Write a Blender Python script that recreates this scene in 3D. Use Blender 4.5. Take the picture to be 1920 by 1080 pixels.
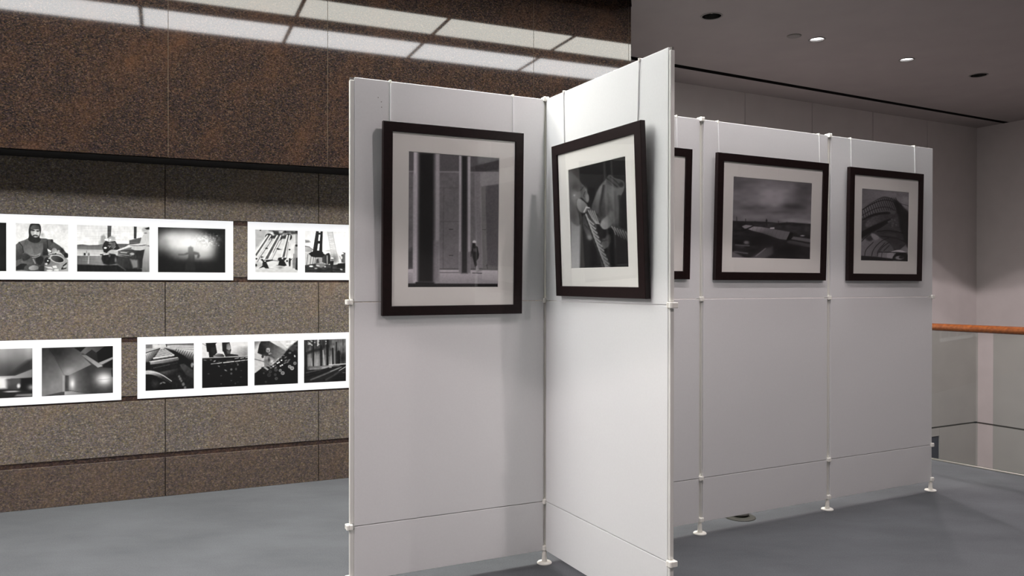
import bpy, bmesh, math, random
import numpy as np
from mathutils import Vector, Matrix

for o in list(bpy.data.objects):
    bpy.data.objects.remove(o)
SC = bpy.context.scene
COL = SC.collection
R = math.radians

# ------------------------------------------------------------------ camera, world, exposure
CAMZ = 1.391
cam_d = bpy.data.cameras.new('camera')
cam_d.sensor_width = 36.0
cam_d.lens = 27.9
cam_d.clip_start = 0.05
cam = bpy.data.objects.new('camera', cam_d)
COL.objects.link(cam)
cam.matrix_world = (Matrix.Translation((0, 0, CAMZ)) @ Matrix.Rotation(math.pi / 2 - R(.256), 4, 'X')
                    @ Matrix.Rotation(R(.074), 4, 'Z'))
SC.camera = cam
W = bpy.data.worlds.new('world')
SC.world = W
W.use_nodes = True
W.node_tree.nodes['Background'].inputs[0].default_value = (.02, .02, .021, 1)
W.node_tree.nodes['Background'].inputs[1].default_value = 1.0
SC.view_settings.view_transform = 'Standard'
SC.view_settings.look = 'None'
SC.view_settings.gamma = 1.0
SC.view_settings.exposure = 0.0
SC.view_settings.use_curve_mapping = False

PANEL_LIGHT = 16.3          # radiance of the luminous ceiling panels
SPOT_BACK = 185.0           # watts of the two downlights over the stairwell
SPOT_COL = (1.0, .88, .90)

# ------------------------------------------------------------------ helpers
def lin(v):
    v = np.clip(np.asarray(v, float) / 255.0, 0, 1)
    return np.where(v <= .04045, v / 12.92, ((v + .055) / 1.055) ** 2.4)

def rgb(r, g, b):
    return tuple(float(x) for x in lin((r, g, b)))

def link(o, parent=None):
    COL.objects.link(o)
    if parent is not None:
        o.parent = parent
    return o

def mesh_obj(name, verts, faces, mat=None, parent=None, smooth=False):
    me = bpy.data.meshes.new(name)
    me.from_pydata([tuple(v) for v in verts], [], faces)
    me.update()
    if mat:
        me.materials.append(mat)
    if smooth:
        for p in me.polygons:
            p.use_smooth = True
    return link(bpy.data.objects.new(name, me), parent)

def bm_obj(name, bm, mat=None, parent=None, smooth=False):
    bmesh.ops.recalc_face_normals(bm, faces=bm.faces[:])
    me = bpy.data.meshes.new(name)
    bm.to_mesh(me)
    bm.free()
    if mat:
        me.materials.append(mat)
    if smooth:
        for p in me.polygons:
            p.use_smooth = abs(p.normal.z) < .99 if smooth == 'side' else True
    return link(bpy.data.objects.new(name, me), parent)

def bm_box(bm, x0, x1, y0, y1, z0, z1, bev=0.0, seg=1):
    r = bmesh.ops.create_cube(bm, size=1.0)
    vs = r['verts']
    for v in vs:
        v.co = Vector((x0 + (v.co.x + .5) * (x1 - x0), y0 + (v.co.y + .5) * (y1 - y0), z0 + (v.co.z + .5) * (z1 - z0)))
    if bev:
        es = list({e for v in vs for e in v.link_edges})
        bmesh.ops.bevel(bm, geom=es, offset=bev, segments=seg, affect='EDGES', profile=.5)

def box(name, x0, x1, y0, y1, z0, z1, mat, parent=None, bev=0.0, seg=1):
    bm = bmesh.new()
    bm_box(bm, x0, x1, y0, y1, z0, z1, bev, seg)
    return bm_obj(name, bm, mat, parent)

def bm_lathe(bm, prof, cx=0, cy=0, seg=24, cap=True):
    """revolve a list of (radius, z) about a vertical axis"""
    rings = []
    for r, z in prof:
        rings.append([bm.verts.new((cx + r * math.cos(2 * math.pi * k / seg), cy + r * math.sin(2 * math.pi * k / seg), z)) for k in range(seg)])
    for a, b in zip(rings, rings[1:]):
        for k in range(seg):
            bm.faces.new((a[k], a[(k + 1) % seg], b[(k + 1) % seg], b[k]))
    if cap:
        bm.faces.new(rings[0])
        bm.faces.new(rings[-1])

def bm_tube(bm, pts, rad, seg=8):
    pts = [Vector(p) for p in pts]
    rings = []
    for i, p in enumerate(pts):
        d = (pts[min(i + 1, len(pts) - 1)] - pts[max(i - 1, 0)]).normalized()
        a = d.cross(Vector((0, 0, 1)))
        if a.length < 1e-3:
            a = Vector((1, 0, 0))
        a.normalize()
        b = d.cross(a)
        rings.append([bm.verts.new(p + rad * (math.cos(2 * math.pi * k / seg) * a + math.sin(2 * math.pi * k / seg) * b)) for k in range(seg)])
    for r0, r1 in zip(rings, rings[1:]):
        for k in range(seg):
            bm.faces.new((r0[k], r0[(k + 1) % seg], r1[(k + 1) % seg], r1[k]))
    bm.faces.new(rings[0])
    bm.faces.new(rings[-1])

def thing(name, label, cat, mat4=None, group=None, parent=None):
    o = bpy.data.objects.new(name, None)
    link(o, parent)
    o.empty_display_size = .1
    if mat4 is not None:
        o.matrix_world = mat4
    o['label'] = label
    o['category'] = cat
    if group:
        o['group'] = group
    return o

def structure(o):
    o['kind'] = 'structure'
    return o

def frame_mat(origin, ang):
    return Matrix.Translation(origin) @ Matrix.Rotation(ang, 4, 'Z')

# ------------------------------------------------------------------ materials
def new_mat(name):
    m = bpy.data.materials.new(name)
    m.use_nodes = True
    nt = m.node_tree
    return m, nt, nt.nodes['Principled BSDF']

def N(nt, typ, **kw):
    n = nt.nodes.new(typ)
    for k, v in kw.items():
        if k.startswith('i_'):
            n.inputs[k[2:].replace('_', ' ')].default_value = v
        else:
            setattr(n, k, v)
    return n

def ramp(nt, stops):
    n = nt.nodes.new('ShaderNodeValToRGB')
    e = n.color_ramp.elements
    while len(e) < len(stops):
        e.new(.5)
    for el, (p, c) in zip(e, stops):
        el.position = p
        el.color = (*c, 1)
    return n

def plain(name, col, rough=.6, spec=.3, noise=0.0, nscale=40, bump=0.0, metal=0.0):
    m, nt, b = new_mat(name)
    b.inputs['Base Color'].default_value = (*col, 1)
    b.inputs['Roughness'].default_value = rough
    b.inputs['Specular IOR Level'].default_value = spec
    b.inputs['Metallic'].default_value = metal
    if noise or bump:
        g = N(nt, 'ShaderNodeNewGeometry')
        t = N(nt, 'ShaderNodeTexNoise', i_Scale=nscale, i_Detail=3.0)
        nt.links.new(g.outputs['Position'], t.inputs['Vector'])
        if noise:
            lo = tuple(c * (1 - noise) for c in col)
            hi = tuple(min(1, c * (1 + noise)) for c in col)
            r = ramp(nt, [(.3, lo), (.7, hi)])
            nt.links.new(t.outputs['Fac'], r.inputs['Fac'])
            nt.links.new(r.outputs['Color'], b.inputs['Base Color'])
        if bump:
            bp = N(nt, 'ShaderNodeBump', i_Strength=bump, i_Distance=.002)
            nt.links.new(t.outputs['Fac'], bp.inputs['Height'])
            nt.links.new(bp.outputs['Normal'], b.inputs['Normal'])
    return m

def granite(name, dark, mid, warm, pale, rough, spec, speck_scale, bump=0.0, warm_amt=1.0, ior=1.5):
    """streaky, speckled brown granite; the streaks climb to the right along the wall"""
    m, nt, b = new_mat(name)
    g = N(nt, 'ShaderNodeNewGeometry')
    mp = N(nt, 'ShaderNodeMapping')
    mp.inputs['Rotation'].default_value = (0, R(38), R(-24.4))
    mp.inputs['Scale'].default_value = (1.0, 1.0, 2.1)
    mp.vector_type = 'TEXTURE'
    nt.links.new(g.outputs['Position'], mp.inputs['Vector'])
    def lerp(p, q, f):
        return tuple(p[i] + (q[i] - p[i]) * f for i in range(3))
    big = N(nt, 'ShaderNodeTexNoise', i_Scale=3.4, i_Detail=7.0, i_Roughness=.74)
    nt.links.new(mp.outputs['Vector'], big.inputs['Vector'])
    # every crystal has a colour of its own
    cell = N(nt, 'ShaderNodeTexVoronoi', i_Scale=speck_scale)
    warp = N(nt, 'ShaderNodeMapping')
    warp.inputs['Scale'].default_value = (1, 1, 1.5)
    nt.links.new(g.outputs['Position'], warp.inputs['Vector'])
    nt.links.new(warp.outputs['Vector'], cell.inputs['Vector'])
    sep = N(nt, 'ShaderNodeSeparateColor')
    nt.links.new(cell.outputs['Color'], sep.inputs['Color'])
    violet = (mid[0] * 1.0, mid[1] * .90, mid[2] * 1.12)
    olive = (mid[0] * 1.0, mid[1] * .98, mid[2] * .62)
    r1 = ramp(nt, [(0.0, lerp(dark, (0, 0, 0), .2)), (.22, lerp(dark, mid, .2)), (.42, violet), (.58, mid), (.72, olive), (.86, lerp(mid, warm, .6)), (1.0, lerp(mid, pale, .55))])
    nt.links.new(sep.outputs['Red'], r1.inputs['Fac'])
    sp = N(nt, 'ShaderNodeTexNoise', i_Scale=speck_scale * .55, i_Detail=2.0, i_Roughness=.7)
    nt.links.new(g.outputs['Position'], sp.inputs['Vector'])
    r2 = ramp(nt, [(.30, (.60, .60, .60)), (.70, (1.42, 1.42, 1.42))])
    nt.links.new(sp.outputs['Fac'], r2.inputs['Fac'])
    mx = N(nt, 'ShaderNodeMix', data_type='RGBA', blend_type='MULTIPLY')
    mx.inputs['Factor'].default_value = 1.0
    nt.links.new(r1.outputs['Color'], mx.inputs['A'])
    nt.links.new(r2.outputs['Color'], mx.inputs['B'])
    r3 = ramp(nt, [(.47, (0, 0, 0)), (.62, (.28 * warm_amt,) * 3), (.75, (.85 * warm_amt,) * 3)])
    nt.links.new(big.outputs['Fac'], r3.inputs['Fac'])
    mx2 = N(nt, 'ShaderNodeMix', data_type='RGBA')
    nt.links.new(r3.outputs['Color'], mx2.inputs['Factor'])
    nt.links.new(mx.outputs['Result'], mx2.inputs['A'])
    mw = N(nt, 'ShaderNodeMix', data_type='RGBA', blend_type='MULTIPLY')
    mw.inputs['Factor'].default_value = 1.0
    mw.inputs['A'].default_value = (*warm, 1)
    nt.links.new(r2.outputs['Color'], mw.inputs['B'])
    nt.links.new(mw.outputs['Result'], mx2.inputs['B'])
    nt.links.new(mx2.outputs['Result'], b.inputs['Base Color'])
    b.inputs['Roughness'].default_value = rough
    b.inputs['Specular IOR Level'].default_value = spec
    b.inputs['IOR'].default_value = ior
    if bump:
        bp = N(nt, 'ShaderNodeBump', i_Strength=bump, i_Distance=.004)
        nt.links.new(sp.outputs['Fac'], bp.inputs['Height'])
        nt.links.new(bp.outputs['Normal'], b.inputs['Normal'])
    return m

def emission(name, col, strength):
    m, nt, b = new_mat(name)
    b.inputs['Base Color'].default_value = (.8, .8, .8, 1)
    b.inputs['Emission Color'].default_value = (*col, 1)
    b.inputs['Emission Strength'].default_value = strength
    b.inputs['Roughness'].default_value = .6
    return m

def pane_mat(name, tint, ior=1.5, rough=.0):
    """thin clear sheet: tinted see-through plus a Fresnel reflection"""
    m = bpy.data.materials.new(name)
    m.use_nodes = True
    nt = m.node_tree
    nt.nodes.clear()
    out = N(nt, 'ShaderNodeOutputMaterial')
    tr = N(nt, 'ShaderNodeBsdfTransparent')
    tr.inputs['Color'].default_value = (*tint, 1)
    gl = N(nt, 'ShaderNodeBsdfGlossy')
    gl.inputs['Roughness'].default_value = rough
    f0 = ((ior - 1) / (ior + 1)) ** 2
    lw = N(nt, 'ShaderNodeLayerWeight', i_Blend=.5)          # Schlick, the same from both sides of the thin sheet
    pw = N(nt, 'ShaderNodeMath', operation='POWER'); pw.inputs[1].default_value = 5.0
    ma = N(nt, 'ShaderNodeMath', operation='MULTIPLY_ADD'); ma.inputs[1].default_value = 1 - f0; ma.inputs[2].default_value = f0
    nt.links.new(lw.outputs['Facing'], pw.inputs[0])
    nt.links.new(pw.outputs[0], ma.inputs[0])
    mx = N(nt, 'ShaderNodeMixShader')
    nt.links.new(ma.outputs[0], mx.inputs[0])
    nt.links.new(tr.outputs[0], mx.inputs[1])
    nt.links.new(gl.outputs[0], mx.inputs[2])
    nt.links.new(mx.outputs[0], out.inputs['Surface'])
    return m

def print_mat(name, rough=.55):
    m, nt, b = new_mat(name)
    a = N(nt, 'ShaderNodeAttribute', attribute_name='ink')
    nt.links.new(a.outputs['Color'], b.inputs['Base Color'])
    b.inputs['Roughness'].default_value = rough
    b.inputs['Specular IOR Level'].default_value = .2
    return m

def wood(name, c0, c1, rough):
    m, nt, b = new_mat(name)
    g = N(nt, 'ShaderNodeNewGeometry')
    mp = N(nt, 'ShaderNodeMapping')
    mp.inputs['Rotation'].default_value = (0, 0, R(55.6))
    mp.inputs['Scale'].default_value = (2.0, 30, 30)
    nt.links.new(g.outputs['Position'], mp.inputs['Vector'])
    t = N(nt, 'ShaderNodeTexNoise', i_Scale=2.0, i_Detail=5.0)
    nt.links.new(mp.outputs['Vector'], t.inputs['Vector'])
    r = ramp(nt, [(.3, c0), (.7, c1)])
    nt.links.new(t.outputs['Fac'], r.inputs['Fac'])
    nt.links.new(r.outputs['Color'], b.inputs['Base Color'])
    b.inputs['Roughness'].default_value = rough
    return m

def carpet(name, col, var):
    m, nt, b = new_mat(name)
    g = N(nt, 'ShaderNodeNewGeometry')
    a = N(nt, 'ShaderNodeTexNoise', i_Scale=1.6, i_Detail=5.0, i_Roughness=.6)
    f = N(nt, 'ShaderNodeTexNoise', i_Scale=140.0, i_Detail=2.0)
    mp = N(nt, 'ShaderNodeMapping')
    mp.inputs['Rotation'].default_value = (0, 0, R(-24))
    mp.inputs['Scale'].default_value = (1.0, 1.9, 1.0)
    nt.links.new(g.outputs['Position'], mp.inputs['Vector'])
    nt.links.new(mp.outputs['Vector'], a.inputs['Vector'])
    nt.links.new(g.outputs['Position'], f.inputs['Vector'])
    ad = N(nt, 'ShaderNodeMath', operation='ADD')
    mu = N(nt, 'ShaderNodeMath', operation='MULTIPLY')
    mu.inputs[1].default_value = .6
    nt.links.new(f.outputs['Fac'], mu.inputs[0])
    nt.links.new(a.outputs['Fac'], ad.inputs[0])
    nt.links.new(mu.outputs[0], ad.inputs[1])
    r = ramp(nt, [(.55, tuple(c * (1 - var) for c in col)), (1.0, tuple(c * (1 + var) for c in col))])
    nt.links.new(ad.outputs[0], r.inputs['Fac'])
    nt.links.new(r.outputs['Color'], b.inputs['Base Color'])
    b.inputs['Roughness'].default_value = .95
    b.inputs['Specular IOR Level'].default_value = .1
    bp = N(nt, 'ShaderNodeBump', i_Strength=.4, i_Distance=.003)
    nt.links.new(f.outputs['Fac'], bp.inputs['Height'])
    nt.links.new(bp.outputs['Normal'], b.inputs['Normal'])
    return m

M = dict(
    polished=granite('polished_granite', rgb(27, 24, 25), rgb(47, 39, 36), rgb(76, 53, 38), rgb(92, 78, 66), .05, .5, 150, ior=1.46),
    flamed=granite('flamed_granite', rgb(82, 79, 77), rgb(99, 93, 86), rgb(116, 98, 80), rgb(152, 146, 134), .8, .2, 130, bump=.5),
    honed=granite('honed_granite', rgb(66, 59, 57), rgb(82, 73, 66), rgb(106, 85, 67), rgb(126, 113, 98), .5, .3, 130, bump=.3),
    band=granite('groove_granite', rgb(44, 36, 34), rgb(58, 46, 41), rgb(78, 56, 44), rgb(86, 70, 58), .25, .4, 95),
    joint=plain('pale_joint', rgb(92, 82, 68), .7),
    dark=plain('dark_void_and_shade', rgb(22, 20, 19), .9),
    ceiling=plain('ceiling_paint', rgb(166, 160, 158), .9, .1, .03, 3),
    wall=plain('grey_wall_paint', rgb(206, 200, 198), .85, .1, .03, 4),
    wall2=plain('room_wall_paint', rgb(206, 204, 202), .9, .1, .03, 4),
    carpet=carpet('grey_blue_carpet', rgb(91, 93, 96), .16),
    board=plain('white_laminate', rgb(226, 227, 226), .55, .25, .012, 120, .06),
    profile=plain('white_edge_profile', rgb(222, 222, 216), .4, .4),
    plastic=plain('white_plastic', rgb(244, 243, 234), .35, .5),
    clipgrey=plain('grey_slot', rgb(120, 118, 112), .6),
    frame=plain('dark_stained_wood', rgb(27, 14, 14), .4, .25, .25, 60),
    mat=plain('cream_mat_board', rgb(246, 244, 238), .9, .1, .01, 200),
    backing=plain('brown_backing', rgb(96, 78, 58), .9),
    cord=plain('white_cord', rgb(238, 238, 238), .6),
    sheet=plain('white_print_sheet', rgb(247, 248, 252), .5, .2),
    metal=plain('brushed_steel', rgb(178, 176, 168), .35, .5, metal=.7),
    darkmetal=plain('dark_bronze', rgb(52, 53, 46), .6, .3),
    lid=plain('dark_lid', rgb(26, 24, 20), .6),
    trim=plain('downlight_trim', rgb(112, 110, 106), .4, .5),
    trimdark=plain('downlight_cup', rgb(40, 39, 38), .25, .6),
    lampgrey=plain('frosted_lens_off', rgb(126, 124, 122), .3, .5),
    doorgrey=plain('slate_door_paint', rgb(84, 86, 98), .6),
    rail=wood('orange_stained_wood', rgb(118, 62, 24), rgb(150, 84, 38), .25),
    glass=pane_mat('green_grey_rail_glass', (.85, .89, .868), 1.45),
    pictureglass=pane_mat('picture_glass', (.985, .985, .985), 1.5),
    lampA=emission('luminous_panel_white', (1.0, 1.0, 1.0), PANEL_LIGHT),
    lampB=emission('luminous_panel_warm', (1.0, .985, .90), PANEL_LIGHT * .85),
    lampD=emission('downlight_lens', (1.0, .95, .96), 6.0),
    ink=print_mat('ink_on_paper'),
)

# ------------------------------------------------------------------ room frame
ANG = R(24.395)                     # direction of the granite wall
T = Vector((math.cos(ANG), math.sin(ANG), 0))
NN = Vector((-math.sin(ANG), math.cos(ANG), 0))
def sn(s, n, z=0.0):
    return T * s + NN * n + Vector((0, 0, z))
WALL = frame_mat(NN * 5.669, ANG)   # local x = along the wall, y = into the wall, z = up
CEIL = 3.58
DROP = -3.6
AB = R(27.8)                        # far wall direction
CORNER = Vector((6.477, 11.070, 0))
TB = Vector((math.cos(AB), math.sin(AB), 0))
NB = Vector((-math.sin(AB), math.cos(AB), 0))
RDIR = Vector((.37, -.54, 0)).normalized()   # railing direction, towards the camera side
R0 = Vector((3.36, 6.31, 0))
RA = R0 - RDIR * 2.745               # where the railing meets the far wall
RB = R0 + RDIR * 8.48

# ---- floor
def prism(name, pts, z0, z1, mat, parent=None):
    n = len(pts)
    v = [(p[0], p[1], z1) for p in pts] + [(p[0], p[1], z0) for p in pts]
    f = [tuple(range(n)), tuple(range(2 * n - 1, n - 1, -1))] + [(i, i + n, (i + 1) % n + n, (i + 1) % n) for i in range(n)]
    return mesh_obj(name, v, f, mat, parent)

fl = structure(prism('floor', [sn(-5.5, -4), RB, RA, RA + NB * .1, RA + NB * .1 - TB * 3.2, sn(-5.5, 5.9)], -.25, 0, M['carpet']))

# ---- granite wall: Empty-free root is the backing slab, every granite slab a piece of its own
SE = 3.363
wl = structure(box('wall_left', -5.5, SE - .02, .03, .45, 0, CEIL, M['band']))
wl.matrix_world = WALL
rows = [(0.0, .255, 'honed'), (.287, .635, 'flamed'), (.668, 1.015, 'flamed'), (1.046, 1.403, 'flamed'), (1.437, 1.787, 'flamed'), (1.818, 2.172, 'flamed')]
xs = [.078 + .993 * k for k in range(-6, 4)]
xs[0] = -5.5
xs.append(SE)
for z0, z1, mk in rows:
    for a, b in zip(xs, xs[1:]):
        box('granite_slab', a + .0022, b - .0022, 0.0, .03, z0, z1, M[mk], wl, .002)
for a, b in zip(rows, rows[1:]):                       # recessed dark bands between the courses
    box('granite_band', -5.5, SE - .004, .007, .03, a[1], b[0], M['band'], wl)
REVEAL = CEIL + .30                                    # the polished face runs up into a dark shadow gap in the ceiling
# upper wall turns very slightly against the lower one
def upper_pt(s, off):          # s along the upper face, off behind it -> local coordinates of WALL
    a = R(23.6)
    t = Vector((math.cos(a), math.sin(a), 0)); n = Vector((-math.sin(a), math.cos(a), 0))
    w = t * s + n * (5.36 + off)
    return WALL.inverted() @ w
ux = [-5.5, -4.0, -2.49, -.96, .017, .995, 2.515, 3.340, 3.363]
for a, b in zip(ux, ux[1:]):
    p = [upper_pt(a + .0016, 0), upper_pt(b - .0016, 0), upper_pt(b - .0016, .03), upper_pt(a + .0016, .03)]
    prism('polished_granite_slab', p, 2.175, REVEAL, M['polished'], wl)
p = [upper_pt(-5.5, .003), upper_pt(SE - .003, .003), upper_pt(SE - .003, .029), upper_pt(-5.5, .029)]
prism('joint_backing', p, 2.18, REVEAL, M['joint'], wl)
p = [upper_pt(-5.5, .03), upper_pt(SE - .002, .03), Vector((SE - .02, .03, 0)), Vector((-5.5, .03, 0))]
prism('overhang', p, 2.172, CEIL, M['dark'], wl)  # the soffit's shade is put into this flat dark colour

# ---- far walls of the stairwell, in panels with open joints
wb = structure(box('wall_back', -6.345, 0, .03, .12, DROP, CEIL, M['trim']))
wb.matrix_world = frame_mat(CORNER, AB)
px = [-6.345, -5.403, -4.322, -3.241, -2.154, -1.077, 0.000]
for a, b in zip(px, px[1:]):
    box('wall_panel', a + .004, b - (.004 if b else 0), 0, .03, -0.513, CEIL, M['wall'], wb)
lowx = [-6.345, -5.403, -4.322, -3.241, -2.154, -0.798, 0.000]
for a, b in zip(lowx, lowx[1:]):
    box('wall_panel', a + .004, b - (.004 if b else 0), 0, .03, DROP if b != -0.798 else -0.642, -0.538, M['wall'], wb)
door = structure(box('door_1', -1.86, -0.800, .012, .03, DROP, -0.642, M['doorgrey'], None, .002))
door.matrix_world = frame_mat(CORNER, AB)
box('door_panel', -1.81, -1.345, .004, .012, DROP + .02, -0.663, M['doorgrey'], door, .002)
box('door_panel', -1.325, -.835, .004, .012, DROP + .02, -0.663, M['doorgrey'], door, .002)
box('door_handle', -1.38, -1.36, -.03, .004, DROP + .95, DROP + 1.15, M['metal'], door, .003)
box('wall_panel', -2.149, -1.865, 0, .03, DROP, -0.642, M['wall'], wb)
wr = structure(box('wall_right', 0, 14.0, .03, .12, DROP, CEIL, M['trim']))
wr.matrix_world = frame_mat(CORNER, AB - math.pi / 2)
for k in range(12):
    box('wall_panel', 1.16 * k + (.004 if k else 0), 1.16 * k + 1.156, 0, .03, -0.513, CEIL, M['wall'], wr)
    box('wall_panel', 1.16 * k + (.004 if k else 0), 1.16 * k + 1.156, 0, .03, DROP, -0.538, M['wall'], wr)
# return of the granite wall back to the far wall, and the walls behind the camera
structure(prism('wall_return', [sn(SE - .12, 6.1), sn(SE - .02, 6.1), RA + NB * .15 - TB * .02, RA + NB * .15 - TB * .12], 0, CEIL, M['wall2']))
wf = structure(prism('wall_front', [sn(-5.7, -4.1), sn(14.2, -4.1), sn(14.2, -4.0), sn(-5.7, -4.0)], DROP, CEIL, M['wall2']))
ws = structure(prism('wall_side', [sn(-5.62, -4.0), sn(-5.5, -4.0), sn(-5.5, 6.1), sn(-5.62, 6.1)], -.2, CEIL, M['wall2']))
lf = structure(prism('floor_lower', [sn(4.0, -4.1), sn(14.5, -4.1), CORNER + TB * .3 + NB * .3, RA + NB * .3 - TB * 1.0], DROP - .1, DROP, M['carpet']))
ed = structure(prism('trim_2', [RA + TB * .02, RB + TB * .02, RB, RA], DROP, -.02, M['wall2']))

# ---- ceiling with a real slot, light openings and downlight holes
DOWN = [  # s/n given as world x, y, radius, lit
    (1.624, 6.477, 0.079, 0), (2.718, 7.089, 0.062, 1), (3.833, 7.721, 0.062, 1), (4.863, 8.286, 0.079, 0)]
FRONT = [(1.93, 2.25, 62), (3.2, 2.25, 24), (4.47, 2.25, 16),
         (2.5, 0, 100), (3.77, 0, 45), (5.0, 0, 20), (-2.1, .3, 190), (-2.1, 1.7, 190)]  # this line: unseen downlights added as fill light for the screens and ceiling
FRONT = [(sn(a, b), w) for a, b, w in FRONT] + [(CORNER - TB * 1.71 - NB * 3.84, SPOT_BACK)]
slot = [Vector((-0.556, 6.682, 0)), Vector((1.605, 7.878, 0)), Vector((6.736, 10.707, 0)), Vector((6.736, 10.796, 0)), Vector((1.605, 7.980, 0)), Vector((-0.556, 6.781, 0))]
bm = bmesh.new()
def loop(pts, z):
    vs = [bm.verts.new((p[0], p[1], z)) for p in pts]
    return [bm.edges.new((vs[i], vs[(i + 1) % len(vs)])) for i in range(len(vs))]
edges = loop([sn(-6, -4.4), sn(15, -4.4), sn(15, 10.5), sn(-6, 10.5)], CEIL)
edges += loop(slot, CEIL)
GA = R(23.6)
gap = [Vector((math.cos(GA) * a - math.sin(GA) * b, math.sin(GA) * a + math.cos(GA) * b, 0)) for a, b in ((-5.48, 5.21), (3.268, 5.21), (3.366, 5.358), (3.366, 5.392), (-5.48, 5.392))]
edges += loop(gap, CEIL)
def circ(x, y, r, k=28):
    return [(x + r * math.cos(2 * math.pi * i / k), y + r * math.sin(2 * math.pi * i / k)) for i in range(k)]
for x, y, r, l in DOWN:
    edges += loop(circ(x, y, r), CEIL)
for p, w in FRONT:
    edges += loop(circ(p.x, p.y, .066), CEIL)
bmesh.ops.triangle_fill(bm, edges=edges, use_beauty=True)
ce = structure(bm_obj('ceiling', bm, M['ceiling']))
gv = [(p.x, p.y, CEIL) for p in gap] + [(p.x, p.y, REVEAL + .002) for p in gap]
structure(mesh_obj('trim_3', gv, [(i, (i + 1) % 5, (i + 1) % 5 + 5, i + 5) for i in range(5)] + [(5, 6, 7, 8, 9)], M['dark']))
sv = [(p.x, p.y, CEIL) for p in slot] + [(p.x, p.y, CEIL + .18) for p in slot]
sf = [(i, (i + 1) % 6, (i + 1) % 6 + 6, i + 6) for i in range(6)] + [(6, 7, 10, 11), (7, 8, 9, 10)]
structure(mesh_obj('trim_1', sv, sf, M['dark']))

# ---- luminous panels, two rows along the granite wall (mirrored in its polished face)
UA = R(23.6)
UT = Vector((math.cos(UA), math.sin(UA), 0)); UN = Vector((-math.sin(UA), math.cos(UA), 0))
lamp_proto = {}
for row, (n0, n1, mk) in enumerate(((3.326, 3.846, 'lampA'), (4.095, 4.575, 'lampB'))):
    for k in range(-4, 4):
        s0 = -.179 + 1.155 * k
        mtx = Matrix.Translation(UT * s0 + UN * n0 + Vector((0, 0, CEIL))) @ Matrix.Rotation(UA, 4, 'Z')
        order = {0: {-1: 'leftmost', 0: 'second', 1: 'third', 2: 'fourth', 3: 'fifth'}, 1: {0: 'leftmost', 1: 'second', 2: 'third', 3: 'fourth'}}[row].get(k)
        if order is None:
            lb = 'luminous ceiling panel past the left end of the rows mirrored in the polished granite'
        else:
            lb = ('white luminous ceiling panel, %s from left in the lower row mirrored in granite' if row == 0 else
                  'creamy luminous ceiling panel, %s from left in the upper row mirrored in granite') % order
            lb = lb.replace('leftmost from left', 'leftmost')
        cl = thing('ceiling_light', lb, 'light', mtx, 'luminous ceiling panels')
        if row in lamp_proto:
            for ch in lamp_proto[row].children:
                c = ch.copy(); COL.objects.link(c); c.parent = cl
        else:
            lamp_proto[row] = cl
            w = n1 - n0
            bmf = bmesh.new()
            bm_box(bmf, 0, 1.155, -.012, .012, -.018, -.001)
            bm_box(bmf, 0, 1.155, w - .012, w + .012, -.018, -.001)
            bm_box(bmf, 0, .016, .012, w - .012, -.018, -.001)
            bm_box(bmf, 1.139, 1.155, .012, w - .012, -.018, -.001)
            bm_obj('frame', bmf, M['trim'], cl)
            box('diffuser', .016, 1.139, .012, w - .012, -.012, -.002, M[mk], cl)

# ---- downlights
def downlight(x, y, r, lit, label, power=0, cone=120, name='downlight'):
    t = thing(name, label, 'light', Matrix.Translation((x, y, CEIL)), 'round ceiling downlights')
    b = bmesh.new()
    bm_lathe(b, [(r - .002, 0), (r - .002, -.004), (r + .010, -.004), (r + .012, 0)], seg=28, cap=False)
    bm_obj('trim_ring', b, M['trim'], t, 'side')
    b = bmesh.new()
    bm_lathe(b, [(r - .002, 0), (r - .004, .03), (r * .8, .09)], seg=28, cap=False)
    bm_obj('reflector_cup', b, M['trimdark'], t, True)
    b = bmesh.new()
    bm_lathe(b, [(r * .97, .020), (r * .97, .012)] if lit else [(r * .82, .088), (r * .82, .082)], seg=28)
    bm_obj('lens', b, M['lampD' if lit else 'lampgrey'], t)
    if not lit:
        b = bmesh.new()
        bm_lathe(b, [(.012, .080), (.022, .05), (.020, .030), (.008, .022)], seg=14)
        bm_obj('bulb', b, M['metal'], t, True)
    if power:
        ld = bpy.data.lights.new('spot', 'SPOT')
        ld.energy = power; ld.color = SPOT_COL; ld.spot_size = R(cone); ld.spot_blend = .04
        ld.shadow_soft_size = .05
        lo = bpy.data.objects.new('spot', ld); link(lo, t)
        lo.location = (0, 0, -.02)
    return t
LD = ['unlit dark round ceiling downlight nearest the granite wall', 'glowing round ceiling downlight, left one of the two lit',
      'glowing round ceiling downlight, right one of the two lit', 'unlit dark round ceiling downlight at far right']
for (x, y, r, l), lb in zip(DOWN, LD):
    downlight(x, y, r, l, lb, SPOT_BACK if l else 0, 125)
for p, w in FRONT:
    downlight(p.x, p.y, .066, 1, 'unseen glowing round ceiling downlight, placed for its light over the room or stairwell', w, 125)
cp = bmesh.new()
bm_lathe(cp, [(.062, 0), (.062, -.006), (.05, -.010), (.0001, -.010)], seg=24)
cpo = bm_obj('ceiling_cover_plate', cp, M['trim'])
cpo.location = (2.477, 6.987, CEIL)
cpo['label'] = 'small faint round cover plate beside the left glowing downlight'; cpo['category'] = 'cover plate'

# ------------------------------------------------------------------ display screens
POSTS = [Vector((-.701, 3.53, 0)), Vector((.167, 3.95, 0)), Vector((.605, 3.08, 0)), Vector((1.055, 4.421, 0)), Vector((1.957, 4.899, 0)), Vector((2.837, 5.357, 0))]
Z0 = .3115
TH = .022
def bay_matrix(a, b):
    d = POSTS[b] - POSTS[a]
    return frame_mat(POSTS[a], math.atan2(d.y, d.x)), d.length

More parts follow.
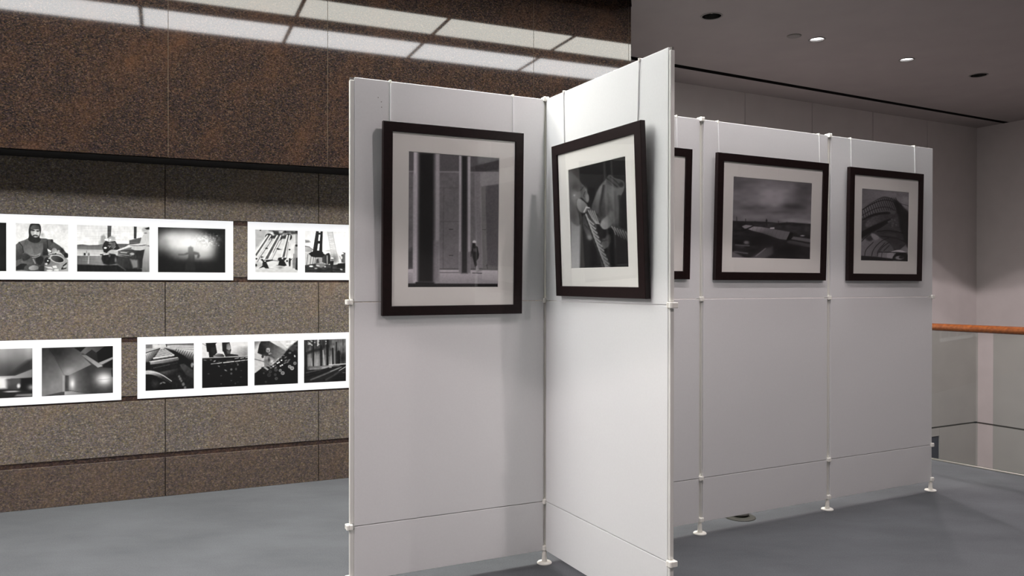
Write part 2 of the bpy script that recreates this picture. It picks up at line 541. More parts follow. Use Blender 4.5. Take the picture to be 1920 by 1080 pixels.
def clip_mesh(b, x, z):
    """H-shaped plastic connector: two half drums joined by a web, slotted"""
    for sx in (-1, 1):
        bm_lathe(b, [(.0062, z - .012), (.0085, z - .0095), (.0085, z + .0095), (.0062, z + .012)], x + sx * .0072, -.004, 12)
    bm_box(b, x - .0145, x + .0145, .000, TH + .004, z - .011, z + .011, .002)
    bm_box(b, x - .003, x + .003, -.010, .004, z - .009, z + .009, .001)

def foot_parts(root, x):
    b = bmesh.new()
    bm_lathe(b, [(.0145, .006), (.0130, .020), (.0120, .034), (.0120, .050), (.0100, .052), (.0100, .085)], x, .008, 20)
    f = bm_obj('foot', b, M['plastic'], root, True)
    b = bmesh.new()
    bm_lathe(b, [(.037, 0), (.037, .004), (.034, .0075), (.016, .0095)], x, .008, 28)
    bm_obj('foot_disc', b, M['plastic'], f, 'side')

def screen(a, b, label, inL, inR, freeL, freeR, clips, feet):
    mtx, L = bay_matrix(a, b)
    t = thing('display_panel', label, 'display panel', mtx, 'white exhibition display panels')
    x0, x1 = inL, L - inR
    for z0, z1 in ((.066, Z0 - .0017), (Z0 + .0017, Z0 + .9983), (Z0 + 1.0017, Z0 + 2.0)):
        box('board', x0, x1, 0, TH, z0, z1, M['board'], t, .0015)
    for e, free in ((0, freeL), (1, freeR)):
        xa, xb = ((x0 - (.020 if free else .010), x0 - .0002) if e == 0 else (x1 + .0002, x1 + (.014 if free else .010)))
        for z0, z1 in ((.070, Z0 - .013), (Z0 + .013, Z0 + .987), (Z0 + 1.013, Z0 + 1.988)):
            box('edge_profile', xa, xb, .0015 if free else .006, TH - .0015, z0, z1, M['profile'], t, .003, 2)
        if free:   # grey slot plug left open at the top of the profile
            box('slot_plug', min(xa, xb) + .002, max(xa, xb) - .001, .006, TH - .006, Z0 + 1.988, Z0 + 1.999, M['clipgrey'], t)
    for side in clips:
        cx = -.022 if side == 'L' and freeL else (0.0 if side == 'L' else (L + .018 if freeR else L))
        for z in (.080, Z0, Z0 + 1, Z0 + 2.0):
            if z > 2 and ((freeL if side == 'L' else freeR) or b == 5):
                continue
            bb = bmesh.new()
            clip_mesh(bb, cx, z)
            bm_obj('clip', bb, M['plastic'], t)
        if side in feet:
            foot_parts(t, cx)
    return t, mtx, L
S = {}
S[0] = screen(0, 1, 'leftmost white display panel, hung with the tall dark-framed picture of columns', 0, .010, True, False, 'LR', 'LR')
S[1] = screen(1, 2, 'brightly lit white display panel jutting toward the camera, with the gripping hands picture', .004, 0, False, True, 'R', 'R')
S[2] = screen(1, 3, 'white display panel half hidden behind the jutting panel with the hands picture', .016, .014, False, False, 'R', 'R')
S[3] = screen(3, 4, 'white display panel hung with the wide dark-framed cloudy skyline picture', .014, .014, False, False, 'R', 'R')
S[4] = screen(4, 5, 'rightmost white display panel, hung with the framed curved glass roof picture', .014, 0, False, False, 'R', 'R')
for dx, dz in ((.108, 2.232), (.123, 2.214), (.124, 2.190)):   # small pin holes high on the left screen
    b = bmesh.new()
    bmesh.ops.create_circle(b, cap_ends=True, segments=10, radius=.0022)
    for v in b.verts:
        v.co = Vector((dx + v.co.x, -.0004, dz + v.co.y))
    bm_obj('pin_hole', b, M['trim'], S[0][0])

# ------------------------------------------------------------------ photographs, painted as ink colour per vertex of a fine flat grid
class Pic:
    """greyscale painter; coordinates are those of a sketch sheet whose four corners are q (tl, tr, br, bl)"""
    def __init__(s, q, nx, ny, bg=128):
        u, v = np.meshgrid(np.linspace(0, 1, nx), np.linspace(0, 1, ny))
        q = np.array(q, float)
        c = [(1 - u) * (1 - v), u * (1 - v), u * v, (1 - u) * v]
        s.X = sum(c[i] * q[i, 0] for i in range(4))
        s.Y = sum(c[i] * q[i, 1] for i in range(4))
        s.a = np.full(s.X.shape, float(bg))
        s.rng = np.random.RandomState(7)
        s.sm = 0                                   # rounds of corner cutting for organic outlines
    def val(s, v):
        if isinstance(v, tuple):                   # linear ramp (x0, y0, v0, x1, y1, v1)
            x0, y0, v0, x1, y1, v1 = v
            d = ((s.X - x0) * (x1 - x0) + (s.Y - y0) * (y1 - y0)) / ((x1 - x0) ** 2 + (y1 - y0) ** 2)
            return v0 + (v1 - v0) * np.clip(d, 0, 1)
        return v
    def put(s, m, v, a=1.0):
        m = np.clip(m, 0, 1) * a
        s.a = s.a * (1 - m) + s.val(v) * m
    def R(s, v):
        s.a = s.a * 0 + s.val(v)
    def dist(s, pts, closed):
        d = np.full(s.X.shape, 1e9); ins = np.zeros(s.X.shape, bool)
        n = len(pts)
        for i in range(n if closed else n - 1):
            (x0, y0), (x1, y1) = pts[i], pts[(i + 1) % n]
            ex, ey = x1 - x0, y1 - y0
            k = np.clip(((s.X - x0) * ex + (s.Y - y0) * ey) / (ex * ex + ey * ey + 1e-9), 0, 1)
            d = np.minimum(d, np.hypot(s.X - x0 - k * ex, s.Y - y0 - k * ey))
            if closed:
                c = ((y0 > s.Y) != (y1 > s.Y)) & (s.X < ex * (s.Y - y0) / (ey if abs(ey) > 1e-9 else 1e-9) + x0)
                ins ^= c
        return np.where(ins, -d, d) if closed else d
    def P(s, pts, v, soft=9, a=1.0):
        if isinstance(pts, str):
            pts = Z(pts)
        for _ in range(s.sm):
            pts = [q for i in range(len(pts)) for q in (mix(pts[i - 1], pts[i], .75), mix(pts[i], pts[(i + 1) % len(pts)], .25))]
        s.put(.5 - s.dist(pts, True) / soft, v, a)
    def L(s, pts, w, v, soft=9, a=1.0):
        if isinstance(pts, str):
            pts = Z(pts)
        for _ in range(s.sm if len(pts) > 2 else 0):
            pts = [pts[0]] + [q for i in range(len(pts) - 1) for q in (mix(pts[i], pts[i + 1], .25), mix(pts[i], pts[i + 1], .75))] + [pts[-1]]
        s.put(.5 - (s.dist(pts, False) - w / 2) / soft, v, a)
    def E(s, x, y, rx, ry, v, soft=9, rot=0, a=1.0):
        c, n = math.cos(R(rot)), math.sin(R(rot))
        dx, dy = s.X - x, s.Y - y
        e = np.hypot((c * dx + n * dy) / rx, (-n * dx + c * dy) / ry)
        s.put(.5 - (e - 1) * min(rx, ry) / soft, v, a)
    def G(s, x, y, rx, ry, v, rot=0, a=1.0):       # soft blob
        c, n = math.cos(R(rot)), math.sin(R(rot))
        dx, dy = s.X - x, s.Y - y
        s.put(np.exp(-(((c * dx + n * dy) / rx) ** 2 + ((-n * dx + c * dy) / ry) ** 2)), v, a)
    def N(s, sx, sy, amp, m=None):                 # smooth noise
        gx, gy = s.X / sx, s.Y / sy
        gx = gx - gx.min(); gy = gy - gy.min()
        t = s.rng.rand(int(gy.max()) + 3, int(gx.max()) + 3) - .5
        ix, iy = gx.astype(int), gy.astype(int)
        fx, fy = gx - ix, gy - iy
        fx, fy = fx * fx * (3 - 2 * fx), fy * fy * (3 - 2 * fy)
        n = (t[iy, ix] * (1 - fx) + t[iy, ix + 1] * fx) * (1 - fy) + (t[iy + 1, ix] * (1 - fx) + t[iy + 1, ix + 1] * fx) * fy
        s.a = s.a + n * 2 * amp * (1 if m is None else m)

def mix(p, q, f):
    return (p[0] + (q[0] - p[0]) * f, p[1] + (q[1] - p[1]) * f)

def Z(t):
    v = [float(x) for x in t.replace(',', ' ').split()]
    return list(zip(v[::2], v[1::2]))

def pic_P0():
    p = Pic(Z('0 0 1000 0 1000 400 0 400'), 24, 20, 20)
    p.G(300, 150, 200, 120, 60); p.N(80, 60, 8)
    return p.a, 1, None

def pic_P1():
    p = Pic(Z('58 68 1103 75 1103 1010 58 1005'), 120, 112, 222)
    p.N(120, 90, 14); p.N(40, 40, 5)
    p.G(580, 290, 40, 40, 170)
    # body
    p.P('58 490 130 430 230 395 300 360 420 420 530 355 660 360 700 375 770 375 800 420 930 500 1000 560 1100 690 1090 740 1040 720 950 640 800 600 700 700 640 1010 58 1010', (60, 400, 112, 700, 800, 62), 10)
    p.P('58 490 120 450 190 520 215 620 170 760 58 800', (60, 500, 96, 200, 700, 58), 12)
    p.P('240 410 300 410 380 540 430 690 340 700 250 640 210 520', (240, 420, 84, 380, 620, 118), 14)
    p.L('120 440 190 520 210 640', 16, 30, 10)
    p.P('370 480 590 450 600 560 560 680 430 700 390 560', (400, 450, 92, 560, 680, 108), 14)
    p.P('600 400 680 380 700 540 690 680 590 690 600 560', (640, 380, 84, 640, 680, 28), 14)
    p.L('680 400 690 560', 16, 26, 10)
    p.E(775, 405, 26, 32, 36)
    p.P('800 440 920 500 1000 580 1060 690 1000 690 940 620 790 560 730 520', (760, 440, 88, 1000, 660, 60), 12)
    p.G(980, 590, 30, 40, 30)
    # hood and face
    p.sm = 2
    p.P('325 120 350 72 430 62 515 66 550 110 560 190 545 270 520 340 560 380 520 440 430 455 340 430 290 380 320 320 305 230', 38, 9)
    p.P('345 140 400 95 500 100 535 150 520 185 420 180 350 190', (350, 120, 96, 530, 170, 62), 16)
    p.P('345 205 410 185 520 190 535 260 515 315 470 345 410 335 360 290', (350, 260, 170, 520, 260, 196), 14)
    p.P('345 200 420 190 440 215 380 222', 40, 10); p.P('460 200 520 205 510 235 465 228', 44, 10)
    p.E(438, 255, 16, 34, 214, 14); p.P('385 305 430 285 480 295 510 310 480 325 440 315 400 330', 40, 12)
    p.E(440, 318, 26, 9, 150, 10); p.P('400 340 440 352 500 330 510 350 440 372', 36, 12)
    p.L('415 188 520 186', 9, 210, 8, .8)
    # lower left arm, hand, straps
    p.sm = 1
    p.P('190 640 330 690 350 740 260 800 180 800', (190, 640, 70, 330, 760, 40), 14)
    p.P('160 790 250 830 400 770 430 850 370 880 250 880 170 840', (170, 800, 110, 430, 830, 76), 14)
    p.L('400 770 440 850', 22, 150, 12)
    p.L('365 690 420 700 490 690 540 650 520 720 380 735', 14, 170, 10, .8)
    p.P('430 750 560 700 620 760 560 880 480 880', 34, 14)
    p.P('58 900 180 850 300 870 260 1000 58 1005', (60, 900, 22, 280, 940, 48), 12)
    p.P('58 800 160 790 150 860 58 930', 96, 16)
    p.P('230 900 330 880 300 960 210 1000', 80, 12)
    p.P('300 930 400 880 510 910 520 960 440 985 330 985', (300, 900, 176, 500, 980, 130), 12)
    for y in (905, 930, 955):
        p.L([(430, y - 8), (515, y + 14)], 5, 84, 5)
    p.P('60 985 200 980 300 1000 300 1012 60 1012', 150, 14)
    p.P('510 900 680 900 660 1005 500 1005', 44, 12)
    # helmet
    p.sm = 0
    p.P('620 700 760 690 830 650 950 660 1050 730 1103 780 1103 1010 620 1010', (620, 700, 90, 1000, 1000, 170), 16)
    p.P('680 560 760 600 750 650 700 640', 225, 10); p.P('700 660 800 640 790 690 700 700', 190, 10); p.L('700 690 800 660', 12, 20)
    p.L('690 620 770 640', 10, 24)
    p.E(820, 600, 54, 56, (780, 560, 150, 850, 640, 226), 12); p.E(822, 605, 60, 62, 60, 8, 0, .25)
    p.E(905, 620, 26, 36, 180, 14); p.L('790 690 850 660', 30, 24)
    p.E(875, 760, 150, 76, 200, 12, 14); p.E(880, 762, 130, 62, (780, 720, 84, 1000, 800, 24), 10, 14)
    p.E(680, 800, 60, 70, 32, 14); p.E(690, 800, 14, 14, 240, 10); p.E(660, 860, 26, 20, 200, 10); p.E(720, 750, 20, 14, 190, 10)
    p.P('620 910 760 920 800 960 700 950', 210, 10); p.P('780 900 860 890 880 940 800 940', 226, 10)
    p.P('820 960 910 955 905 1003 815 1000', 214, 10); p.E(725, 990, 60, 18, 220, 10)
    p.L('970 960 1010 890 1090 830', 26, 26, 10); p.L('985 960 1070 940 1095 870', 22, 30, 10); p.L('990 920 1080 890', 10, 190, 8)
    p.E(1060, 690, 46, 50, 26, 16); p.P('1080 790 1103 780 1103 1010 960 1000 1060 960', 168, 20)
    p.N(26, 26, 7)
    return p.a, 1, None

def pic_P2():
    p = Pic(Z('48 55 1578 75 1578 1030 48 1030'), 160, 104, 226)
    p.R((48, 300, 218, 1500, 100, 234)); p.N(200, 160, 6)
    p.P('680 60 762 62 752 330 676 330', 78, 10); p.P('1240 72 1300 76 1294 330 1238 330', 52, 10)
    p.P('1140 365 1400 300 1420 460 1140 450', 92, 12)
    p.P('48 470 160 462 300 478 480 470 600 440 900 440 1100 440 1578 470 1578 600 48 570', (48, 470, 84, 48, 560, 120), 14)
    p.P('48 565 560 575 900 560 1578 600 1578 720 48 705', (48, 570, 176, 48, 700, 204), 16)
    p.P('185 640 225 640 225 690 185 690', 26, 10); p.E(288, 668, 24, 34, 120, 12); p.E(545, 672, 22, 14, 34, 10); p.L('240 600 250 640', 12, 110)
    p.P('48 700 600 700 900 690 900 880 48 890', (48, 705, 92, 500, 850, 138), 18)
    p.L('288 700 280 860', 18, 180, 12); p.N(200, 14, 8)
    p.P('48 880 580 890 900 880 1400 960 1578 1030 48 1030', 22, 26)
    # structures at right
    p.P('900 560 1500 560 1440 800 900 680', (900, 560, 80, 1440, 760, 40), 18)
    for pts, v in (('930 600 1120 610', 120), ('960 620 1090 628', 200), ('900 660 1180 690', 150), ('1150 680 1300 640', 60)):
        p.L(pts, 14, v, 10)
    p.P('880 690 1440 760 1440 960 1000 960 860 860', (900, 700, 60, 1200, 940, 40), 24)
    p.P('1160 760 1320 780 1340 930 1220 950', 126, 40); p.L('870 860 1060 990', 22, 84, 24); p.L('1340 780 1330 960', 30, 60, 24)
    p.E(1200, 650, 50, 26, 170, 16); p.E(1340, 640, 70, 50, 40, 20)
    # workers
    p.P('540 290 600 250 640 300 650 400 600 440 540 420', 150, 40); p.P('700 310 760 275 840 300 850 360 780 390 690 380', 168, 24)
    p.E(560, 430, 60, 60, 150, 50, 0, .6)
    p.P('600 430 640 380 720 400 840 380 880 440 940 540 900 570 760 560 700 600 660 640 600 620 570 520', 34, 14)
    p.E(800, 470, 50, 70, 96, 26, 20); p.E(740, 430, 40, 24, 120, 20); p.L('690 490 740 490 720 520', 10, 190); p.L('800 545 850 500', 10, 160)
    p.E(636, 358, 24, 18, 226, 12); p.E(734, 356, 22, 18, 226, 12); p.E(634, 530, 30, 18, 250, 10)
    p.P('570 660 700 640 840 660 900 720 860 860 700 890 590 860 550 760', 26, 26); p.L('600 668 700 654', 22, 224, 12); p.E(720, 690, 22, 30, 90, 14)
    p.G(850, 780, 24, 60, 130); p.N(34, 34, 9, np.exp(-((p.X - 760) / 260) ** 2))
    # flying jet of water and pale post
    p.P('1130 460 1300 440 1440 415 1540 440 1530 460 1380 480 1240 500 1120 520 940 580 820 598 930 550 1050 505', 214, 10)
    p.P('1200 500 1500 470 1500 540 1380 575 1250 570 1180 540', 190, 14); p.L('1160 480 1380 470 1540 450 1578 490', 12, 44, 9)
    p.P('1440 250 1500 190 1578 180 1578 470 1480 450 1370 420 1400 320', 196, 16)
    p.E(1490, 140, 80, 50, 190, 20); p.P('1470 110 1560 80 1578 90 1578 130 1520 135', 26, 12); p.E(1490, 208, 36, 12, 110, 12)
    p.P('1490 470 1578 490 1578 1030 1410 1030 1430 760', (1500, 500, 186, 1500, 1000, 120), 18); p.N(30, 60, 8)
    return p.a, 1, None

def pic_P3():
    p = Pic(Z('70 65 1522 97 1522 1040 70 1035'), 140, 96, 14)
    p.G(720, 400, 560, 280, 200); p.G(700, 400, 480, 210, 236); p.G(1050, 480, 260, 220, 226); p.G(350, 330, 220, 150, 214)
    p.G(200, 420, 110, 160, 130, 0, .6); p.G(620, 660, 300, 130, 140, 0, .7); p.G(1000, 660, 240, 110, 190, 0, .75)
    p.G(700, 900, 700, 130, 24, 0, .95); p.G(1480, 600, 170, 400, 16, 0, .9); p.G(1250, 160, 300, 90, 24, 12, .95); p.G(150, 850, 220, 230, 18)
    m = np.exp(-((p.X - 1180) / 260) ** 2 - ((p.Y - 320) / 130) ** 2)
    p.N(34, 30, 40, m); p.N(16, 16, 34, m)
    for x, y in ((1300, 305), (1320, 415), (1375, 455), (1340, 245), (950, 180)):
        p.E(x, y, 15, 13, 130, 14)
    p.P('710 500 760 470 815 500 825 580 940 610 965 680 940 730 900 725 905 660 850 660 850 760 870 1000 640 1000 660 800 710 720 710 650 600 670 500 670 500 640 620 640 705 600', (760, 480, 136, 760, 820, 40), 34, .92)
    p.N(60, 60, 4)
    return p.a, 1, None

def pic_P4():
    p = Pic(Z('55 60 1012 75 1008 1020 52 1018'), 112, 112, 206)
    p.N(160, 160, 12)
    p.P('52 60 300 60 260 250 52 500', (60, 60, 190, 160, 400, 168), 60); p.E(170, 72, 18, 16, 50)
    p.P('340 70 1012 75 1012 160 700 140 620 200 480 130', (340, 80, 120, 900, 120, 96), 30); p.N(46, 30, 36, (p.Y < 200) * (p.X > 330) * 1.0)
    p.P('440 80 560 90 600 170 480 170', 52, 20); p.E(725, 98, 24, 24, 28); p.E(980, 100, 26, 24, 36); p.P('580 90 680 80 660 130 590 120', 210, 14)
    p.E(950, 230, 70, 70, 210, 40); p.P('960 160 1012 160 1012 420 960 400', 150, 30); p.P('700 140 760 130 720 200 690 200', 130, 20)
    for x, y, rx in ((360, 220, 85), (585, 225, 80), (800, 220, 80)):
        p.E(x, y, rx, 76, 34, 14)
    p.P('430 200 520 170 520 260 440 260', 60, 20); p.P('640 200 740 180 730 260 650 260', 60, 20)
    # gaps with bright ground between the ladders
    p.P('430 280 500 260 300 620 200 640', 204, 20); p.P('640 290 720 280 620 680 470 690', 206, 20); p.P('870 300 960 300 920 690 780 700', 214, 20)
    def ladder(x0, y0, x1, y1, x2, y2, x3, y3, w):
        p.P([(x0, y0), (x2, y2), (x3, y3), (x1, y1)], 104, 10)
        for k in range(26):
            f = k / 26
            p.L([(x0 + (x1 - x0) * f, y0 + (y1 - y0) * f), (x2 + (x3 - x2) * f, y2 + (y3 - y2) * f)], 9, 44, 9)
        p.L([(x0, y0), (x1, y1)], w, 222, 9); p.L([(x2, y2), (x3, y3)], w, 214, 9)
    ladder(325, 190, 50, 600, 395, 190, 80, 680, 30)
    p.L('400 260 150 640 90 760 80 830', 24, 196, 9); p.L('430 280 160 680 100 790', 12, 50, 9)
    ladder(545, 190, 250, 720, 625, 190, 350, 720, 30)
    p.L('610 260 470 560 380 750', 16, 190, 8); p.L('590 290 450 570', 10, 60, 8); p.L('640 300 420 740', 9, 80, 8)
    ladder(770, 185, 640, 670, 830, 185, 725, 680, 34)
    p.L('800 330 750 690', 10, 90, 9)
    p.E(305, 478, 30, 16, 24); p.P('520 490 550 465 640 505 570 512', 24, 10); p.E(822, 503, 22, 18, 22); p.P('190 655 250 680 180 690', 24, 10)
    # trestles
    p.P('160 720 200 690 250 740 440 730 460 750 300 790 340 880 360 935 280 930 240 900 130 930 200 880 220 780', 26, 12)
    p.P('570 690 620 680 760 690 740 720 700 760 760 860 700 880 560 860 590 760 550 730', 24, 12); p.E(660, 705, 18, 16, 220)
    p.L('450 850 600 860', 12, 60); p.L('360 930 460 940', 10, 90); p.L('440 750 600 760', 12, 46)
    p.P('400 770 560 780 540 850 380 930 340 850', 206, 20); p.P('52 800 160 780 220 860 60 930', 186, 24); p.E(70, 860, 24, 30, 40, 14); p.E(80, 715, 22, 20, 40)
    p.L('160 720 230 705 240 740', 18, 216, 8); p.E(270, 765, 20, 14, 200, 8)
    # standing figure and right fence
    p.P('810 700 840 690 850 720 890 700 880 715 850 750 840 880 810 880 800 780', 20, 10); p.E(765, 760, 22, 22, 20)
    p.P('880 740 960 650 1010 660 1005 960 900 910', 150, 16)
    for x in (900, 930, 965):
        p.L([(x + 20, 600), (x, 920)], 14, 90, 10)
    p.P('970 690 1012 680 1008 970 950 950', 30, 12); p.P('940 430 1012 420 1012 680 930 680', 150, 30); p.E(980, 410, 30, 24, 30, 20)
    p.P('52 950 500 930 760 900 1000 980 1008 1025 52 1025', 200, 30); p.G(620, 910, 60, 30, 140); p.N(60, 40, 9)
    return p.a, 1, None

def pic_P5():
    p = Pic(Z('45 65 1000 85 998 1048 45 1045'), 112, 112, 240)
    p.N(200, 200, 4)
    p.P('45 280 140 290 180 330 60 350', 130, 30); p.P('45 400 150 440 230 500 200 560 45 560', (45, 400, 190, 200, 540, 150), 16)
    p.L('45 430 150 440', 16, 80, 12); p.L('140 440 230 500', 14, 110)
    p.P('45 570 150 560 300 660 300 860 45 900', 190, 20)
    for x in (100, 180, 240, 285):
        p.L([(x + 14, 620), (x - 14, 860)], 14, 90, 10)
    # faint crane jib
    p.P('570 80 690 85 840 790 660 800', 214, 20, .8)
    p.L('575 85 690 800', 9, 176, 8); p.L('690 85 830 790', 11, 168, 8)
    for k in range(12):
        y = 110 + k * 56; a = 578 + k * 9.2; b_ = 696 + k * 11
        p.L([(a, y), (b_, y + (20 if k % 2 else -10))], 7, 178, 7); p.L([(a, y), (b_, y + 56)], 5, 196, 7)
    p.G(740, 720, 90, 130, 120); p.G(600, 530, 110, 24, 190)
    # tower
    p.P('305 65 460 72 450 560 225 560', 24, 9); p.P('312 80 360 80 300 420 250 540', 52, 20, .7)
    p.P('370 65 415 68 405 110 365 105', 236, 8); p.P('368 150 405 152 392 300 352 300', 240, 8); p.P('350 362 390 365 376 525 330 525', 240, 8)
    p.P('130 600 200 555 330 545 450 550 540 610 600 640 600 760 470 700 420 690 300 690 200 670', 12, 9)
    p.L('480 580 545 625', 22, 220, 10)
    p.P('560 590 610 580 640 640 640 830 590 850 540 840 440 800 440 690', (450, 700, 70, 620, 700, 26), 18); p.P('550 640 580 640 580 850 555 850', 150, 12)
    p.P('300 700 440 690 440 820 300 820', 150, 30); p.P('310 740 360 710 380 820 300 830', 60, 26)
    # right side buildings and mound
    p.P('900 620 960 600 1000 570 1000 820 900 800', (900, 700, 70, 1000, 700, 110), 14); p.P('920 560 1000 575 1000 620', 60, 12); p.E(890, 690, 40, 40, 210, 26)
    p.L('860 650 910 780', 10, 120)
    p.P('45 870 300 830 560 850 640 860 760 850 880 820 1000 815 998 1048 45 1045', 46, 16); p.N(110, 20, 26, (p.Y > 860) * 1.0)
    p.P('300 830 480 820 540 880 420 930 320 900', 120, 26); p.P('700 850 860 810 880 830 760 855', 190, 10); p.P('820 830 1000 825 1000 940 800 930', 18, 20)
    p.E(190, 895, 46, 18, 240, 10); p.E(345, 880, 44, 12, 210, 10, 14); p.E(515, 905, 22, 12, 210, 10); p.E(900, 968, 32, 16, 190, 10, 20); p.E(300, 945, 34, 14, 170, 14)
    # standing person
    p.E(682, 705, 34, 18, 226, 10); p.E(680, 740, 30, 26, 120, 12); p.P('640 770 720 770 710 860 690 900 695 1030 640 1030 650 900 630 840', 26, 12); p.N(40, 40, 6)
    return p.a, 1, None

def pic_P6():
    p = Pic(Z('-480 118 610 92 610 998 -480 1050'), 120, 76, 150)
    p.R((300, 92, 170, 300, 600, 62)); p.N(70, 400, 14); p.N(200, 160, 10)
    p.P('-480 400 -100 560 -100 700 -480 720', 60, 90)
    p.P('560 320 610 300 610 480 420 590 350 600 480 420', 50, 60)
    p.P('-300 640 100 612 420 600 610 480 610 640 480 650 300 660 -300 700', (200, 600, 190, 600, 560, 130), 14)
    p.P('-480 660 0 640 320 640 330 830 40 850 -480 1000', (0, 700, 150, 240, 740, 226), 40); p.G(200, 730, 130, 100, 238)
    p.P('480 650 610 640 610 940 470 900', 26, 30); p.P('380 650 480 650 480 760 380 750', 84, 26); p.E(460, 790, 18, 40, 220, 16); p.G(600, 820, 40, 50, 150)
    p.P('60 870 260 850 480 860 610 930 610 998 -480 1060 40 950', 40, 30); p.E(385, 893, 82, 14, 176, 10); p.P('440 950 610 940 610 985 420 980', 140, 30)
    p.P('-480 980 0 850 60 850 -20 1000 -480 1060', 110, 40)
    return p.a, 1, None

def pic_P7():
    p = Pic(Z('45 88 1428 50 1435 960 48 1028'), 144, 100, 70)
    p.P('45 88 180 85 470 620 480 930 48 1030', (100, 120, 52, 400, 760, 132), 16); p.N(100, 200, 6)
    p.P('150 80 900 60 800 230 1000 415 560 625 470 610 300 280', (330, 130, 40, 600, 580, 128), 20); p.G(560, 550, 150, 90, 170, -20, .7); p.G(330, 150, 160, 100, 36, 20, .8)
    p.P('560 625 1000 415 1440 430 1440 960 900 975 700 940 560 925', (620, 700, 120, 960, 640, 56), 14)
    p.P('660 85 900 65 790 165', 12, 14); p.P('900 65 1270 55 1090 190 1000 120 880 215 790 170', (860, 160, 104, 1200, 70, 66), 16)
    p.P('1270 52 1430 50 1432 260 1150 375 890 215 1010 125 1090 185', 12, 12); p.P('890 215 1010 130 1110 190 1140 370', 40, 30)
    p.P('800 225 900 230 1230 440 1130 470', (820, 240, 120, 1180, 440, 168), 10); p.P('1140 380 1430 262 1430 300 1200 415', 156, 10); p.P('1230 420 1430 310 1432 480 1230 470', 16, 14)
    p.P('490 625 560 625 555 925 490 925', 66, 12); p.N(30, 40, 9, ((p.X > 490) & (p.X < 560) & (p.Y > 620)) * 1.0)
    p.P('440 620 488 625 488 940 440 940', 162, 24); p.G(630, 780, 70, 130, 190, 0, .9); p.G(632, 790, 34, 70, 240, 0, .9)
    p.G(1250, 700, 190, 160, 170); p.G(1260, 690, 120, 90, 236); p.L('1140 705 1400 690', 7, 140, 7); p.P('1400 510 1440 500 1440 650 1410 650', 26, 14)
    p.P('480 935 620 930 920 980 480 1005', (500, 940, 176, 900, 975, 110), 12); p.L('560 910 760 945', 6, 50, 6); p.N(50, 50, 4)
    return p.a, 1, None

def pic_P8():
    p = Pic(Z('50 65 1070 38 1078 995 60 1045'), 120, 114, 26)
    p.P('50 65 1070 38 1070 300 50 260', 200, 8); p.P('58 70 190 65 195 150 60 150', 120, 16); p.P('58 150 200 150 380 120 60 240', 180, 12)
    p.E(320, 78, 24, 14, 110); p.P('200 70 370 70 370 120 230 140', 214, 16); p.P('470 60 620 50 1070 40 1070 90 640 80 500 90', 110, 14); p.L('480 50 490 110', 22, 60)
    p.P('480 100 1070 90 1070 120 560 125', 200, 8); p.L('560 118 1070 122', 9, 96); p.L('500 125 1070 150', 14, 200)
    for k in range(12):
        p.E(700 + k * 32, 150 + k * 2, 9, 12, 130, 8)
    # left bar
    p.P('50 250 350 150 390 150 240 320 130 440 50 470', (120, 230, 196, 230, 330, 60), 12); p.L('50 245 350 150', 16, 26, 8)
    for k in range(7):
        p.L([(60 + k * 34, 290 - k * 16), (100 + k * 30, 420 - k * 34)], 9, 96, 8, .8)
    p.P('380 140 420 140 230 380 130 440', 30, 12)
    # middle stack of bars going away
    p.P('375 130 440 130 660 290 640 320 210 380', 190, 9)
    for k in range(9):
        f = (k / 8) ** 1.7
        y0, y1 = 160 + f * 190, 150 + f * 150
        p.L([(365 - f * 160, y0 + 12), (445 + f * 205, y1 + 8)], 3 + 10 * f, 60, 6); 
    p.L('220 355 640 290', 26, 216, 10)
    p.P('130 420 730 330 760 350 740 400 450 460 150 490', (400, 370, 190, 430, 480, 70), 10); p.L('160 440 740 340', 9, 224, 7); p.L('170 452 740 352', 6, 60, 6)
    for k in range(16):
        p.E(230 + k * 32, 560 - k * 7, 13, 10, 100, 8, 0, .8 if k < 11 else .3)
    p.P('60 440 150 440 150 620 60 620', 12, 20)
    p.P('350 650 700 580 760 600 740 680 500 720', (500, 620, 80, 560, 720, 30), 26)
    # right big bar
    p.P('440 130 560 135 1070 200 1074 560 900 470 760 360', (800, 180, 190, 760, 330, 30), 14)
    for k in range(10):
        p.L([(700 + k * 48, 165 + k * 10), (660 + k * 46, 235 + k * 16)], 14, 44, 10, .85)
    p.P('440 140 700 300 760 360 740 520 1074 640 1074 480 860 300 640 190', 14, 24)
    p.E(1040, 500, 34, 50, 150, 20); p.E(1060, 560, 16, 50, 20, 10)
    p.P('760 490 860 470 1074 620 1078 800 900 700', (800, 500, 70, 1000, 760, 52), 26); p.N(50, 50, 9, (p.Y > 480) * (p.X > 700) * 1.0)
    # left curved bar
    p.sm = 2
    p.L('40 660 150 650 300 690 450 760 600 860', 84, (300, 640, 190, 330, 790, 30), 16); p.L('40 640 200 640 330 675 450 735 600 840', 14, 214, 10)
    for k in range(9):
        p.L([(360 + k * 28, 700 + k * 16), (320 + k * 30, 760 + k * 14)], 7, 110, 8, .7)
    p.sm = 0; p.P('58 700 200 720 400 810 600 900 600 1000 60 1045', 12, 30); p.G(250, 900, 90, 90, 52); p.E(380, 885, 30, 16, 120, 14, -30); p.E(440, 870, 34, 14, 130, 14, 20)
    for x, y, r in ((760, 740, 22), (785, 790, 26), (810, 835, 20), (850, 905, 30), (890, 980, 26)):
        p.E(x, y, r, r * 1.2, 116, 22)
    p.N(30, 30, 7)
    return p.a, 1, None

